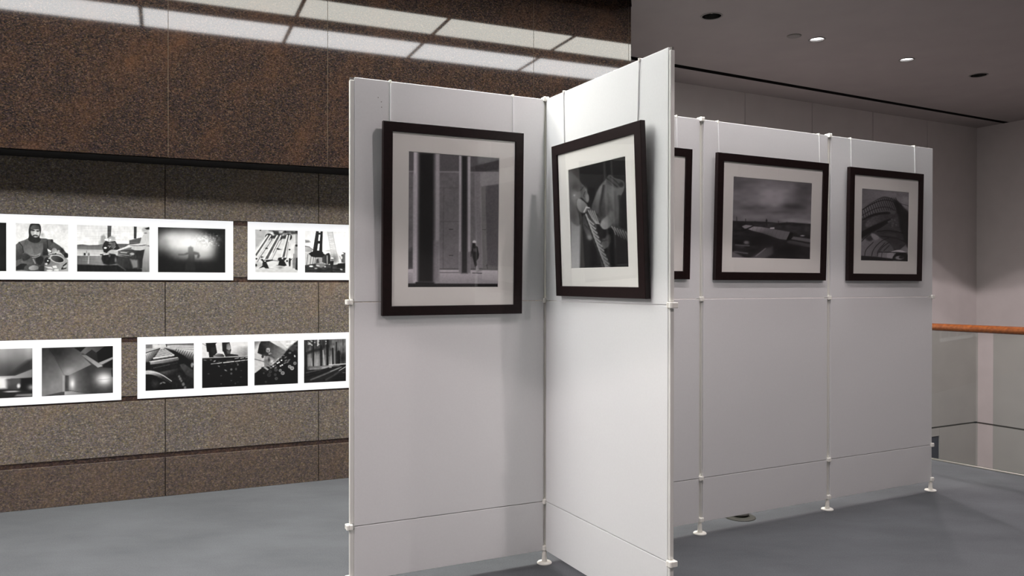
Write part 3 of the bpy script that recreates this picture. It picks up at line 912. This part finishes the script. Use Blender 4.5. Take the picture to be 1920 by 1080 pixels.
def pic_P9():
    p = Pic(Z('28 72 1000 58 1000 985 35 1032'), 112, 112, 226)
    p.R((100, 200, 216, 900, 200, 222)); p.P('640 200 820 160 1000 170 1000 380 600 380', (700, 150, 222, 900, 360, 140), 60); p.L('40 90 110 130', 12, 130)
    p.P('105 75 340 68 310 100 330 210 345 280 300 330 280 385 180 385 165 270 130 260', 20, 10); p.P('200 160 300 180 310 260 240 330', 36, 40)
    p.P('260 350 350 300 460 310 500 350 490 380 270 380', (300, 310, 150, 460, 370, 60), 12); p.L('290 340 360 345 480 335', 10, 56)
    p.P('445 68 605 64 620 120 640 230 620 310 780 330 800 355 520 375 480 270 455 250', 30, 10); p.P('540 110 600 80 635 200 600 240 540 210', (540, 120, 110, 620, 200, 160), 20)
    p.P('540 240 620 240 620 310 560 310', 84, 16)
    p.P('30 400 1000 372 1000 1000 30 1040', 10, 8); p.L('30 392 1000 366', 14, 176, 8)
    p.L('220 520 430 500', 16, 150, 8); p.L('350 510 440 495', 18, 176, 8); p.L('480 495 700 470', 18, 206, 8); p.L('730 470 830 458', 16, 200, 8); p.L('850 455 945 445', 15, 190, 8); p.L('970 445 1000 438', 15, 190, 8)
    p.L('720 410 800 398', 13, 170, 8); p.L('840 404 910 396', 12, 190, 8); p.L('950 396 1000 390', 12, 190, 8); p.L('545 455 660 450', 10, 90, 8)
    for x, y, rx, ry, v, r_ in ((90, 440, 36, 12, 110, 10), (215, 435, 22, 10, 120, 0), (290, 462, 26, 12, 176, -30), (380, 468, 20, 8, 90, 0), (380, 570, 22, 11, 140, 30), (525, 658, 30, 10, 170, 28),
                              (645, 640, 24, 24, 110, 0), (645, 725, 22, 24, 90, 0), (745, 632, 22, 28, 84, 0), (785, 540, 18, 20, 110, 0), (770, 505, 20, 12, 90, 0), (165, 730, 20, 10, 90, 0), (430, 772, 20, 11, 84, 0),
                              (430, 945, 18, 14, 76, 0), (645, 875, 18, 12, 76, 0), (730, 935, 16, 24, 62, 0), (855, 665, 24, 10, 60, 0), (850, 800, 22, 8, 74, 0), (510, 550, 26, 10, 62, 0), (650, 520, 24, 8, 70, 0), (890, 490, 24, 8, 70, 0), (785, 905, 16, 12, 60, 0)):
        p.E(x, y, rx, ry, v, 14, r_)
    p.N(36, 26, 7)
    return p.a, 1, None

def pic_P10():
    p = Pic(Z('27 72 990 45 998 995 38 1045'), 112, 114, 205)
    p.P('27 72 170 70 110 180 100 330 40 460 27 460', (40, 120, 120, 120, 200, 206), 20); p.P('30 340 240 370 240 520 40 470', 190, 20); p.L('40 465 240 520', 22, 110, 16)
    p.P('40 480 240 530 200 660 40 770', 196, 14)
    p.P('170 70 380 65 720 250 760 300 500 480 240 390 100 330 130 150', (200, 100, 36, 600, 330, 120), 12)
    p.P('110 320 160 130 270 230 280 330 200 360', 26, 40)
    p.P('350 65 560 58 760 250 720 280', (400, 70, 216, 700, 250, 196), 10); p.L('560 180 740 270', 10, 150, 8); p.P('560 58 990 45 990 110 860 180 760 240', 226, 16)
    # worker
    p.E(325, 265, 44, 50, (290, 240, 96, 350, 300, 190), 12); p.E(330, 235, 36, 20, 176, 12); p.E(330, 285, 12, 18, 60, 10); p.P('250 350 280 320 380 330 410 370 390 400 290 390', 40, 12); p.E(370, 345, 40, 24, 140, 16); p.L('385 370 450 440', 40, 80, 16)
    p.P('250 410 330 390 440 440 520 490 420 560 360 640 250 640 240 500', (260, 420, 140, 440, 540, 120), 16); p.N(60, 50, 36, np.exp(-((p.X - 340) / 110) ** 2 - ((p.Y - 510) / 110) ** 2)); p.G(350, 480, 24, 50, 40); p.G(420, 510, 40, 40, 214)
    p.E(212, 405, 28, 36, 60, 14)
    # heap of bar ends
    p.P('38 790 100 740 190 670 250 650 420 600 560 470 700 330 780 230 850 170 900 120 990 50 998 1000 38 1045', 14, 26)
    p.P('750 240 830 160 900 120 990 60 995 260 880 300', (780, 260, 130, 980, 240, 46), 50, .8); p.N(56, 40, 30, ((p.Y < 330) & (p.X > 720)) * 1.0)
    for k in range(6):
        p.E(60 + k * 34, 785 - k * 26, 15, 22, 20, 10)
    for k in range(7):
        p.L([(250 + k * 62, 640 - k * 44), (330 + k * 60, 700 - k * 52)], 16, (0, 0, 150, 900, 0, 120), 10)
    for x, y in ((445, 622), (540, 550), (572, 530), (605, 612), (642, 592), (625, 488)):
        p.E(x, y, 19, 15, 240, 10)
    for x, y in ((720, 495), (790, 485), (715, 425), (700, 550), (760, 530), (480, 600), (500, 650), (400, 655)):
        p.E(x, y, 34, 15, 116, 16, -30)
    p.E(920, 395, 16, 26, 210, 10, -20); p.L('600 480 740 370', 18, 34, 10); p.L('560 415 620 395', 26, 130, 14); p.E(640, 370, 26, 20, 120, 16); p.E(810, 325, 30, 22, 120, 16)
    for x, y, r, v in ((925, 553, 36, 150), (808, 627, 38, 160), (862, 662, 44, 172), (600, 712, 32, 140), (655, 770, 42, 150), (515, 890, 34, 90), (355, 815, 44, 60), (490, 805, 30, 74), (505, 700, 36, 84), (380, 740, 34, 70), (285, 965, 24, 64), (240, 775, 20, 84)):
        p.E(x, y, r, r * .95, v, 9); p.E(x, y, r * .55, r * .5, v * .62, 9); p.E(x, y, r * .2, r * .2, v * .95, 9)
    p.P('190 640 300 640 380 700 280 760 180 720', 30, 26); p.P('230 650 270 630 350 690 320 710', 170, 14); p.N(34, 34, 8)
    return p.a, 1, None

def pic_P11():
    p = Pic(Z('45 65 990 38 992 990 50 1032'), 112, 114, 96)
    p.R((100, 60, 90, 100, 620, 136)); p.N(14, 900, 44); p.N(34, 400, 22); p.G(800, 180, 200, 170, 120); p.G(900, 480, 130, 160, 26); p.G(420, 200, 260, 150, 44, 0, .9)
    p.N(40, 60, 20, (p.Y < 400) * 1.0)
    for x, y in ((180, 150), (215, 100), (275, 130), (545, 100), (548, 155), (220, 180), (150, 160), (360, 90), (365, 160)):
        p.E(x, y, 24, 16, 206, 16, 20)
    p.L('360 60 350 190', 30, 190, 14); p.L('120 70 330 160', 14, 30, 10); p.L('110 160 250 200', 10, 40, 10); p.L('140 110 230 190', 12, 190, 8)
    for x0, y0, x1, w, v in ((470, 300, 500, 24, 190), (600, 440, 610, 14, 196), (640, 440, 645, 14, 170), (160, 400, 170, 16, 150), (300, 380, 300, 20, 150), (370, 400, 360, 24, 148), (710, 200, 730, 18, 150), (770, 240, 760, 14, 130), (870, 400, 872, 6, 120), (205, 480, 210, 10, 190)):
        p.L([(x0, y0), (x1, 630)], w, v, 12, .8)
    for x, w, t0 in ((85, 66, 40), (250, 30, 60), (425, 44, 200), (570, 50, 60), (690, 40, 260), (770, 30, 120), (545, 14, 160), (820, 60, 330)):
        p.L([(x, t0), (x + 6, 720 if x < 500 else 640)], w, 18, 14, .92)
    p.L('80 60 100 330', 20, 80, 16); p.P('120 330 260 270 400 250 420 300 240 340 120 390', 24, 40, .8)
    p.P('50 670 400 650 990 600 992 1000 50 1040', 30, 14); p.P('110 670 700 630 700 650 500 720 130 740', (130, 700, 90, 600, 640, 150), 16)
    p.L('450 690 660 680', 18, 176, 14); p.L('180 718 380 712', 22, 140, 16); p.L('600 625 990 603', 15, 232, 9); p.L('600 655 880 640', 9, 190, 8)
    p.L('60 760 300 740', 18, 26, 14); p.L('60 850 400 760 600 690', 22, 22, 16); p.L('100 800 420 730', 24, 78, 20)
    p.L('200 960 500 840 880 675', 34, 96, 20); p.L('640 770 880 680', 12, 150, 10); p.L('830 760 985 668', 16, 180, 10); p.L('540 960 720 860 830 780', 40, 64, 26); p.L('60 900 360 840 620 720', 30, 18, 20)
    p.L('560 720 980 620', 14, 22, 12); p.L('920 800 990 805', 16, 110, 10)
    for x in (850, 895, 940):
        p.E(x, 885, 17, 15, 88, 12)
    p.P('600 990 760 860 992 800 992 1000', 12, 40, .7); p.N(50, 40, 7)
    return p.a, 1, None

PURPLE = (1.0, .96, 1.005)
def pic_F1():
    p = Pic(Z('32 32 708 82 697 1047 24 1047'), 190, 280, 118)
    p.R((300, 200, 118, 300, 900, 128)); p.N(26, 26, 5); p.N(120, 160, 5)
    p.P('24 32 708 82 708 185 24 178', 100, 10); p.L('24 182 708 188', 9, 148, 9); p.P('565 290 708 275 700 905 575 905', 104, 14)
    p.P('515 195 708 190 708 275 565 292 575 905 520 900', 136, 14); p.P('485 150 708 95 708 182 485 182', 82, 16)
    for pts in ('255 303 400 303', '255 555 400 555', '285 303 280 905', '24 303 66 303'):
        p.L(pts, 5, 104, 7)
    for x, y in ((340, 613), (340, 808), (590, 615)):
        p.L([(x - 14, y), (x + 12, y)], 5, 60, 6)
    p.P('24 780 66 740 66 905 24 905', 84, 30); p.P('24 905 708 905 700 918 24 922', 96, 6)
    p.P('24 915 400 915 697 922 697 1020 24 1015', (24, 930, 176, 24, 1000, 152), 8); p.L('255 936 400 936', 6, 110, 6); p.P('24 910 66 908 66 935 24 935', 186, 8)
    # big column, soft edges
    p.P('68 36 255 45 252 1008 62 1010', (70, 500, 190, 250, 500, 160), 9); p.P('104 38 216 42 212 1012 96 1012', 22, 34); p.P('66 200 90 200 86 1000 62 1000', (64, 500, 170, 100, 500, 190), 16)
    p.P('214 700 252 700 250 1006 206 1006', 128, 22, .8)
    # second column
    p.P('400 62 485 70 484 942 396 942', 172, 9); p.P('420 64 462 68 461 942 416 942', (420, 100, 40, 430, 900, 56), 16); p.P('398 780 420 780 416 942 396 942', 128, 10, .8); p.P('462 780 484 780 484 942 461 942', 120, 10, .8)
    p.P('24 1018 697 1022 697 1048 24 1048', 34, 7); p.P('80 1008 210 1012 205 1024 82 1024', 24, 10)
    # leaning worker
    p.E(514, 708, 13, 13, 210, 6); p.P('500 715 520 715 524 735 540 745 545 780 550 800 545 830 530 850 535 890 550 915 530 920 515 880 500 820 492 780 497 740', 40, 6)
    p.P('505 755 530 755 532 780 505 780', 90, 8); p.L('490 780 488 815', 7, 60, 5); p.P('525 890 540 880 552 915 570 915 568 925 545 930 535 942 525 938', 150, 6); p.L('500 940 570 942', 5, 60, 5)
    p.L('610 880 615 908', 7, 60, 5); p.L('604 885 620 882', 5, 70, 5); p.N(9, 9, 5)
    return p.a, 176, PURPLE

def pic_F2():
    p = Pic(Z('38 155 547 38 580 1037 62 1050'), 150, 260, 22)
    p.N(60, 300, 8); p.P('38 150 160 130 190 330 60 400', 46, 60); p.L('420 60 420 220', 30, 36, 40); p.L('300 70 330 240', 40, 16, 40)
    p.P('55 600 160 655 150 1050 60 1050', (60, 640, 158, 140, 1000, 190), 10); p.P('155 650 260 640 240 1050 148 1050', 52, 30)
    # left fist
    p.sm = 2
    p.P('20 150 95 190 170 280 195 305 225 370 240 430 215 460 160 395 120 430 115 490 165 560 160 640 130 672 95 650 40 590 20 420', (60, 300, 92, 190, 420, 118), 12)
    p.G(100, 390, 44, 60, 140); p.G(110, 310, 40, 34, 62); p.E(219, 408, 15, 36, 150, 10); p.G(205, 340, 16, 30, 130); p.G(90, 560, 40, 70, 80); p.L('128 430 120 500 150 570 152 640', 14, 36, 14); p.G(60, 230, 26, 60, 110)
    p.L('180 310 160 340 130 345', 7, 62, 10); p.L('200 350 185 385 190 400', 6, 60, 9); p.G(95, 385, 9, 8, 190)
    # right hand: wrist, back of the hand, thumb edge
    p.P('300 350 350 270 385 245 415 190 450 232 540 255 545 330 505 410 500 560 505 660 450 690 400 680 350 640 320 560 270 520 250 505 285 400', (300, 500, 70, 480, 420, 118), 12)
    p.G(425, 380, 46, 80, 134); p.G(470, 500, 24, 110, 108); p.P('250 510 290 400 335 300 375 270 372 330 345 430 330 540 300 560', (270, 480, 94, 340, 360, 140), 12); p.L('368 300 345 420 332 500 345 570', 18, 50, 18)
    p.P('380 262 415 195 455 236 535 262 505 330 440 305', 90, 18); p.L('395 235 440 275 480 312', 7, 40, 9); p.L('425 222 470 262 505 300', 7, 44, 9); p.L('410 250 450 300', 5, 130, 8, .6); p.E(516, 292, 17, 22, 40, 14)
    p.L('400 380 420 440 410 520', 10, 86, 26, .6); p.L('460 360 470 470', 12, 92, 26, .6)
    # thumb reaching down over the rope, its tip and nail
    p.P('330 650 360 600 410 560 440 500 480 540 470 620 430 660 390 700 345 710', (340, 640, 160, 460, 560, 96), 14); p.G(365, 640, 24, 38, 168); p.G(430, 560, 20, 40, 128); p.L('500 400 512 520 506 650', 20, 44, 24)
    p.P('300 690 330 650 360 700 420 690 400 740 350 790 315 770', 18, 12)
    p.P('335 830 375 775 405 730 435 760 428 825 380 880 345 868', (340, 840, 130, 420, 770, 84), 12); p.L('360 800 400 790', 6, 70, 9)
    # lower fingers behind the rope
    p.P('165 560 240 560 310 640 300 750 240 805 208 745 170 660', (180, 600, 86, 290, 720, 108), 16); p.G(238, 765, 24, 24, 158); p.L('190 650 230 690', 7, 56, 10); p.L('200 600 250 630', 7, 60, 10)
    # smooth sleeve of the rope, then twisted strands
    p.P('140 400 240 485 195 560 125 520 112 440', (140, 430, 160, 190, 520, 128), 11); p.sm = 0; p.L('188 534 210 492 238 500', 12, 200, 8)
    p.P('215 515 250 500 335 600 322 645 296 640 236 580', 96, 10)
    for k in range(4):
        p.L([(228 + k * 18, 522 + k * 2), (262 + k * 19, 590 + k * 14), (300 + k * 10, 640 + k * 2)], 8, 186 - k * 8, 8)
    p.P('195 570 240 565 300 680 335 800 375 900 440 1045 352 1048 330 940 285 840 250 730', (220, 700, 70, 380, 860, 92), 12)
    for k in range(13):
        x, y = 206 + k * 15.0, 556 + k * 40
        p.L([(x, y), (x + 16, y + 44), (x + 70, y + 92)], 15, 186 - k * 2, 9, .9)
        p.L([(x - 6, y + 24), (x + 18, y + 68), (x + 72, y + 114)], 8, 34, 8, .9)
    p.P('430 680 470 648 575 722 577 804 520 748', 76, 10)
    for k in range(6):
        p.L([(436 + k * 23, 668 + k * 10), (458 + k * 23, 706 + k * 14), (470 + k * 24, 742 + k * 14)], 9, 182, 8)
    p.G(520, 900, 100, 180, 18, 0, .8); p.N(12, 12, 4)
    return p.a, 228, None

def pic_F3():
    p = Pic(Z('0 0 100 0 100 100 0 100'), 60, 60, 110)
    p.R((0, 0, 130, 0, 100, 60)); p.N(20, 9, 20); p.N(7, 4, 9)
    return p.a, 170, PURPLE

def pic_F4():
    p = Pic(Z('75 50 998 130 975 1030 55 1012'), 180, 178, 116)
    p.R((400, 60, 108, 500, 520, 120)); p.G(480, 260, 240, 170, 142); p.G(560, 380, 160, 90, 150); p.G(880, 220, 130, 160, 84); p.G(100, 120, 90, 160, 96); p.G(760, 410, 150, 50, 74); p.G(650, 470, 300, 30, 96); p.G(300, 420, 240, 40, 100)
    p.P('600 560 820 540 980 570 985 610 640 590', 134, 30); p.N(240, 60, 12); p.N(70, 34, 6)
    p.P('62 575 200 580 440 585 600 600 700 590 985 610 975 1035 55 1015', 46, 14); p.P('300 600 440 600 600 620 985 640 985 740 740 720 520 660 300 640', 62, 26); p.N(46, 20, 12, (p.Y > 590) * 1.0)
    for x, y, h in ((110, 540, 50), (210, 560, 36), (450, 568, 60), (590, 585, 26), (690, 590, 20), (770, 600, 24), (320, 580, 16)):
        p.L([(x, y - h * .2), (x + 3, y + h)], 11 if x == 450 else 6, 40, 8)
    p.E(450, 572, 11, 8, 26, 6)
    # long roof
    p.P('170 640 210 622 290 630 250 660 200 668', 134, 9); p.P('230 660 290 635 310 640 260 672', 24, 8)
    p.P('240 672 300 640 400 648 730 705 690 800 600 790 400 720 280 690', (300, 640, 150, 340, 740, 112), 9); p.P('490 655 540 650 545 670 490 668', 176, 7)
    for k in range(9):
        p.L([(300 + k * 46, 645 + k * 7), (285 + k * 44, 690 + k * 12)], 4, 96, 5, .7)
    p.P('730 705 770 720 745 800 685 800', 18, 9); p.P('770 760 985 790 980 830 740 790', 108, 10); p.P('690 815 740 800 980 850 980 890 700 840', 84, 12); p.L('770 745 985 775', 8, 20); p.L('740 800 980 842', 9, 26); p.E(880, 750, 26, 8, 150, 8)
    p.P('55 760 200 740 500 850 600 1030 55 1015', 44, 40); p.N(60, 26, 26, np.exp(-((p.X - 180) / 180) ** 2 - ((p.Y - 880) / 110) ** 2)); p.E(220, 830, 30, 20, 120, 20); p.P('55 930 150 980 200 1015 55 1015', 96, 24)
    p.P('250 1020 450 900 520 880 540 960 420 1025', 88, 30); p.L('330 990 440 900', 10, 126, 12); p.G(700, 930, 170, 80, 26); p.G(370, 780, 120, 50, 30); p.L('100 860 250 870', 12, 104, 14); p.L('90 940 230 960', 14, 100, 16)
    return p.a, 158, PURPLE

def pic_F5():
    p = Pic(Z('68 60 695 110 680 1025 60 1015'), 130, 190, 108)
    p.R((100, 100, 104, 600, 300, 116)); p.N(120, 80, 8)
    p.sm = 2
    p.P('65 345 170 260 300 180 360 162 440 178 560 240 640 340 690 400 684 900 60 900', 66, 10)
    p.P('65 350 180 265 300 190 430 180 500 250 520 420 420 380 300 380 180 420 70 480', (200, 220, 112, 420, 380, 84), 12)
    for k in range(18):
        x = 70 + k * 26
        y = 330 - 165 * math.sin(min(1, k / 12) * 1.5)
        p.L([(x, y + 20), (x + 30 + k * 3, y + 130 + k * 4)], 9, 36, 8)
    p.L('65 350 200 262 330 212 440 214 520 260', 11, 28, 9); p.L('70 420 200 340 330 300 430 310 500 350', 9, 34, 8); p.P('70 470 200 395 360 365 440 370 440 400 300 400 160 440 75 490', 26, 14)
    p.P('480 190 560 240 640 330 760 430 760 980 600 700 560 500 520 320', 30, 30); p.N(40, 40, 8, (p.X > 460) * 1.0); p.L('560 250 690 290', 6, 60, 6)
    p.P('110 520 180 450 300 410 420 410 400 470 280 520 120 590', (150, 480, 92, 380, 420, 62), 16); p.N(12, 12, 10, ((p.Y > 410) & (p.Y < 560)) * 1.0)
    p.P('10 660 260 530 450 450 470 470 330 570 160 660 10 750', 22, 14)
    for x, y in ((440, 490), (480, 520), (420, 500), (500, 480), (460, 470), (520, 540), (470, 550)):
        p.E(x, y, 15, 12, 92, 10, 20)
    for k in range(6):
        p.L([(350 + k * 30, 560 + k * 6), (520 + k * 16, 500 + k * 30)], 5, 84, 6, .7)
    p.P('270 640 420 600 620 660 600 740 400 700', 56, 14); p.L('270 630 420 608 620 650', 12, 22, 9); p.P('330 660 480 650 560 700 420 690', 72, 26); p.L('320 690 520 715 640 760', 10, 24, 9); p.P('360 700 600 730 560 800 460 780', 60, 20)
    p.P('0 790 190 660 260 680 320 720 420 770 500 870 460 910 300 905 270 990 0 990', (100, 760, 118, 420, 860, 92), 12)
    p.P('100 720 190 665 250 690 180 770', 60, 26); p.P('170 660 230 650 310 710 240 760', 130, 20)
    for pts in ('70 760 140 690 180 660', '110 950 120 870 220 770', '200 950 215 870 310 760 420 710', '275 950 280 880 370 780', '300 890 340 830 430 770', '360 880 430 810'):
        p.L(pts, 8, 30, 8)
    p.P('290 905 410 905 395 980 275 965', 122, 10); p.L('335 905 325 970', 6, 50); p.P('400 905 500 900 480 985 395 978', 140, 12)
    p.P('430 905 520 870 600 872 670 905 600 905 520 890', 168, 9); p.L('280 900 500 905 670 910', 7, 26, 7)
    p.sm = 0
    p.P('480 960 520 915 640 905 680 930 680 1025 470 1010', 26, 12); p.E(565, 975, 56, 26, 130, 14); p.E(590, 968, 30, 18, 40, 12); p.P('60 950 280 965 480 990 480 1022 60 1016', 36, 9); p.N(10, 10, 5)
    return p.a, 150, PURPLE

def print_grid(name, key, w, h, parent):
    a, white, tint = globals()['pic_' + key]()
    ny, nx = a.shape
    v = np.empty((ny, nx, 3), np.float32)
    v[..., 0] = np.linspace(0, w, nx)[None, :]
    v[..., 1] = 0
    v[..., 2] = np.linspace(h, 0, ny)[:, None]
    i = np.arange(nx * ny).reshape(ny, nx)
    f = np.stack([i[1:, :-1], i[1:, 1:], i[:-1, 1:], i[:-1, :-1]], -1).reshape(-1, 4)
    me = bpy.data.meshes.new(name)
    me.vertices.add(nx * ny); me.vertices.foreach_set('co', v.ravel())
    me.loops.add(f.size); me.loops.foreach_set('vertex_index', f.ravel().astype(np.int32))
    me.polygons.add(len(f)); me.polygons.foreach_set('loop_start', np.arange(0, f.size, 4, dtype=np.int32))
    me.update(calc_edges=True)
    a = 255 * (np.clip(a, 0, 255) / 255) ** (1.12 if white == 1 else 1.26)
    g = lin(a) if white == 1 else lin(a) / lin(white) * .86
    c = np.ones((ny, nx, 4), np.float32)
    for k in range(3):
        c[..., k] = np.clip(g * (1 if tint is None else tint[k]), .004, .95)
    at = me.color_attributes.new('ink', 'FLOAT_COLOR', 'POINT')
    at.data.foreach_set('color', c.ravel())
    me.materials.append(M['ink'])
    return link(bpy.data.objects.new(name, me), parent)

# ------------------------------------------------------------------ framed pictures
def picture_frame(key, bay, u0, w, zb, h, lean, rot, bar, pl, pr, pt, pb, cords, label, name):
    t0, bm_, L = S[bay]
    mtx = (bm_ @ Matrix.Translation((u0, -.028, zb)) @ Matrix.Rotation(R(lean), 4, 'X')
           @ Matrix.Translation((w / 2, 0, h / 2)) @ Matrix.Rotation(-R(rot), 4, 'Y') @ Matrix.Translation((-w / 2, 0, -h / 2)))
    t = thing('framed_photograph', label, 'framed picture', mtx, 'dark framed photographs hung on the screens')
    D = .024
    # moulding: four mitred bars
    prof = [(0, 0), (0, .003), (bar, .003), (bar, 0)]
    ring = []
    sect = [(0.0, D), (0.0, .0015), (.0015, 0.0), (bar - .002, 0.0), (bar, .002), (bar, .010), (bar - .008, .010), (bar - .008, D)]
    for cx, cz, sx, sz in ((0, 0, 1, 1), (w, 0, -1, 1), (w, h, -1, -1), (0, h, 1, -1)):
        ring.append([(cx + sx * q, d, cz + sz * q) for q, d in sect])
    n = len(sect)
    vs = [p for r_ in ring for p in r_]
    fs = []
    for c in range(4):
        for i in range(n):
            fs.append((c * n + i, c * n + (i + 1) % n, ((c + 1) % 4) * n + (i + 1) % n, ((c + 1) % 4) * n + i))
    b = bmesh.new()
    bv = [b.verts.new(v) for v in vs]
    for f in fs:
        b.faces.new([bv[i] for i in f])
    bm_obj('frame', b, M['frame'], t)
    e = bar - .005
    # window mat with a bevelled opening
    o = [(e, .008, e), (w - e, .008, e), (w - e, .008, h - e), (e, .008, h - e)]
    i1 = [(pl, .008, pb), (w - pr, .008, pb), (w - pr, .008, h - pt), (pl, .008, h - pt)]
    q = .0015
    i2 = [(pl + q, .0098, pb + q), (w - pr - q, .0098, pb + q), (w - pr - q, .0098, h - pt - q), (pl + q, .0098, h - pt - q)]
    mesh_obj('mat', o + i1 + i2, [(k, (k + 1) % 4, (k + 1) % 4 + 4, k + 4) for k in range(4)] + [(k + 4, (k + 1) % 4 + 4, (k + 1) % 4 + 8, k + 8) for k in range(4)], M['mat'], t)
    g = print_grid('photograph', key, w - pl - pr, h - pt - pb, t)
    g.location = (pl, .0100, pb)
    box('backing_board', e, w - e, .0125, .016, e, h - e, M['backing'], t)
    box('glass_pane', e, w - e, .0042, .0062, e, h - e, M['pictureglass'], t)
    inv = mtx.inverted()
    for ut, ub in cords:
        ztop = Z0 + 2.0
        P = [inv @ (bm_ @ Vector(v)) for v in ((ut, -.0035, ztop + .003), (ut, -.0035, ztop - .02))]
        end = inv @ (bm_ @ Vector((ub, -.0035, zb + h - .10)))
        b = bmesh.new()
        bm_tube(b, [P[0], P[1], P[1].lerp(end, .5), end], .0023)
        c = bm_obj('hanging_cord', b, M['cord'], t, True)
        b = bmesh.new()
        bm_box(b, ut - .0045, ut + .0045, -.0065, -.0005, ztop - .010, ztop + .0045, .0012)
        bm_box(b, ut - .0045, ut + .0045, -.0065, TH + .003, ztop + .0008, ztop + .0045, .0008)
        hk = bm_obj('hook', b, M['plastic'], c)
        hk.data.transform(inv @ bm_)
    return t
picture_frame('F1', 0, .119, .700, 1.249, .873, 1.45, .12, .044, .121, .126, .127, .128, [(.164, .163), (.782, .783)],
              'dark-framed photograph of a worker beside tall columns, on the leftmost screen', 'F1')
picture_frame('F2', 1, .156, .713, 1.335, .711, 2.44, -.27, .047, .135, .121, .126, .129, [(.178, .191), (.787, .773)],
              'dark-framed photograph of two hands gripping a twisted steel rope, tilted on its screen', 'F2')
picture_frame('F3', 2, .193, .707, 1.420, .710, 1.6, 0, .045, .127, .127, .127, .127, [(.27, .265), (.825, .833)],
              'dark-framed photograph mostly hidden behind the jutting bright screen', 'F3')
picture_frame('F4', 3, .078, .884, 1.417, .712, 1.66, .03, .046, .124, .132, .126, .127, [(.117, .130), (.926, .936)],
              'wide dark-framed photograph of a cloudy skyline above a long curved roof', 'F4')
picture_frame('F5', 4, .140, .706, 1.417, .708, .92, -.03, .045, .120, .134, .127, .127, [(.188, .193), (.799, .811)],
              'dark-framed photograph of an arched glass lattice roof, on the rightmost screen', 'F5')

# ------------------------------------------------------------------ long print sheets on the granite
def banner(s0, s1, z0, z1, label, prints):
    t = thing('print_sheet', label, 'poster', WALL @ Matrix.Translation((s0, -.004, z0)), 'long white print sheets on the granite wall')
    box('sheet', 0, s1 - s0, 0, .003, 0, z1 - z0, M['sheet'], t, .0004)
    for key, a, b, c, d, lb in prints:
        g = print_grid('photograph', key, b - a, d - c, t)
        g.location = (a - s0, -.0006, c - z0)
        g['label'] = lb
U0, U1, L0, L1 = 1.468, 1.762, .697, .998
banner(-1.62, .4995, 1.417, 1.8155, 'upper left white print sheet, with the diver in a hooded suit',
       [('P0', -1.56, -.807, U0, U1, 'almost black photograph'), ('P1', -.758, -.477, U0, U1, 'photograph of a diver in a hooded suit holding a helmet'),
        ('P2', -.429, -.015, U0, U1, 'photograph of a diver by a harbour railing'), ('P3', .035, .449, U0, U1, 'dark photograph of a silhouette in a glow')])
banner(.5925, 1.306, 1.421, 1.8165, 'upper right white print sheet, with the long pipes and crane photographs',
       [('P4', .642, .926, U0 + .004, U1 + .002, 'photograph of long pipes on trestles'), ('P5', .975, 1.260, U0 + .004, U1 + .003, 'photograph of a hanging dish and crane')])
banner(-1.62, -.180, .6475, 1.0445, 'lower left white print sheet, with the empty concrete hall photographs',
       [('P6', -1.20, -.671, L0 - .001, L1 - .003, 'photograph of a low concrete vault'), ('P7', -.621, -.228, L0 - .001, L1 - .003, 'photograph of an angular concrete hall')])
banner(-.087, 1.309, .6485, 1.0465, 'lower right white print sheet, with four photographs of steel bars and bare trees',
       [('P8', -.039, .252, L0 + .001, L1 + .001, 'photograph of ribbed steel bars'), ('P9', .303, .594, L0 + .001, L1 + .001, 'photograph of boots on a stack'),
        ('P10', .636, .928, L0 + .001, L1 + .002, 'photograph of a worker behind bar ends'), ('P11', .969, 1.264, L0 + .001, L1 + .002, 'photograph of bare trees and beams')])

# ------------------------------------------------------------------ railing and floor outlet
rm = frame_mat(RA, math.atan2(RDIR.y, RDIR.x))
RL = (RB - RA).length
rt = thing('glass_railing', 'frameless glass railing with orange wooden handrail at the stairwell edge', 'railing', rm)
b = bmesh.new()
sg = 20
ra, rb_ = [], []
for k in range(sg):
    c, s_ = math.cos(2 * math.pi * k / sg), math.sin(2 * math.pi * k / sg)
    yy, zz = .034 * c, 1.057 + .029 * s_
    ra.append(b.verts.new((0, yy, zz))); rb_.append(b.verts.new((RL, yy, zz)))
for k in range(sg):
    b.faces.new((ra[k], ra[(k + 1) % sg], rb_[(k + 1) % sg], rb_[k]))
b.faces.new(ra); b.faces.new(rb_)
bm_obj('handrail', b, M['rail'], rt, True)
R0x = (R0 - RA).length
g0 = R0x + .327                                   # right end of the pane beside the gap
for k in range(-3, 8):
    xa, xb = max(g0 + .115 + 1.5 * k, .02), min(g0 + 1.5 * (k + 1), RL)
    if xb - xa > .2:
        box('glass_pane', xa, xb, -.006, .006, .012, 1.032, M['glass'], rt)
box('base_channel', 0, RL, -.016, .016, 0, .012, M['metal'], rt, .002)

b = bmesh.new()
bm_lathe(b, [(.092, 0), (.092, .003), (.086, .006), (.058, .006), (.056, .003), (.0001, .003)], seg=36)
fo = bm_obj('floor_outlet', b, M['darkmetal'], None)
fo.location = (1.366, 4.745, 0)
fo['label'] = 'round dark bronze floor outlet in the carpet under the screens'; fo['category'] = 'floor outlet'
b = bmesh.new()
bm_lathe(b, [(.052, .003), (.054, .012), (.050, .016), (.0001, .017)], seg=30)
lo = bm_obj('lid', b, M['lid'], fo)
lo.location = (.008, .03, 0)
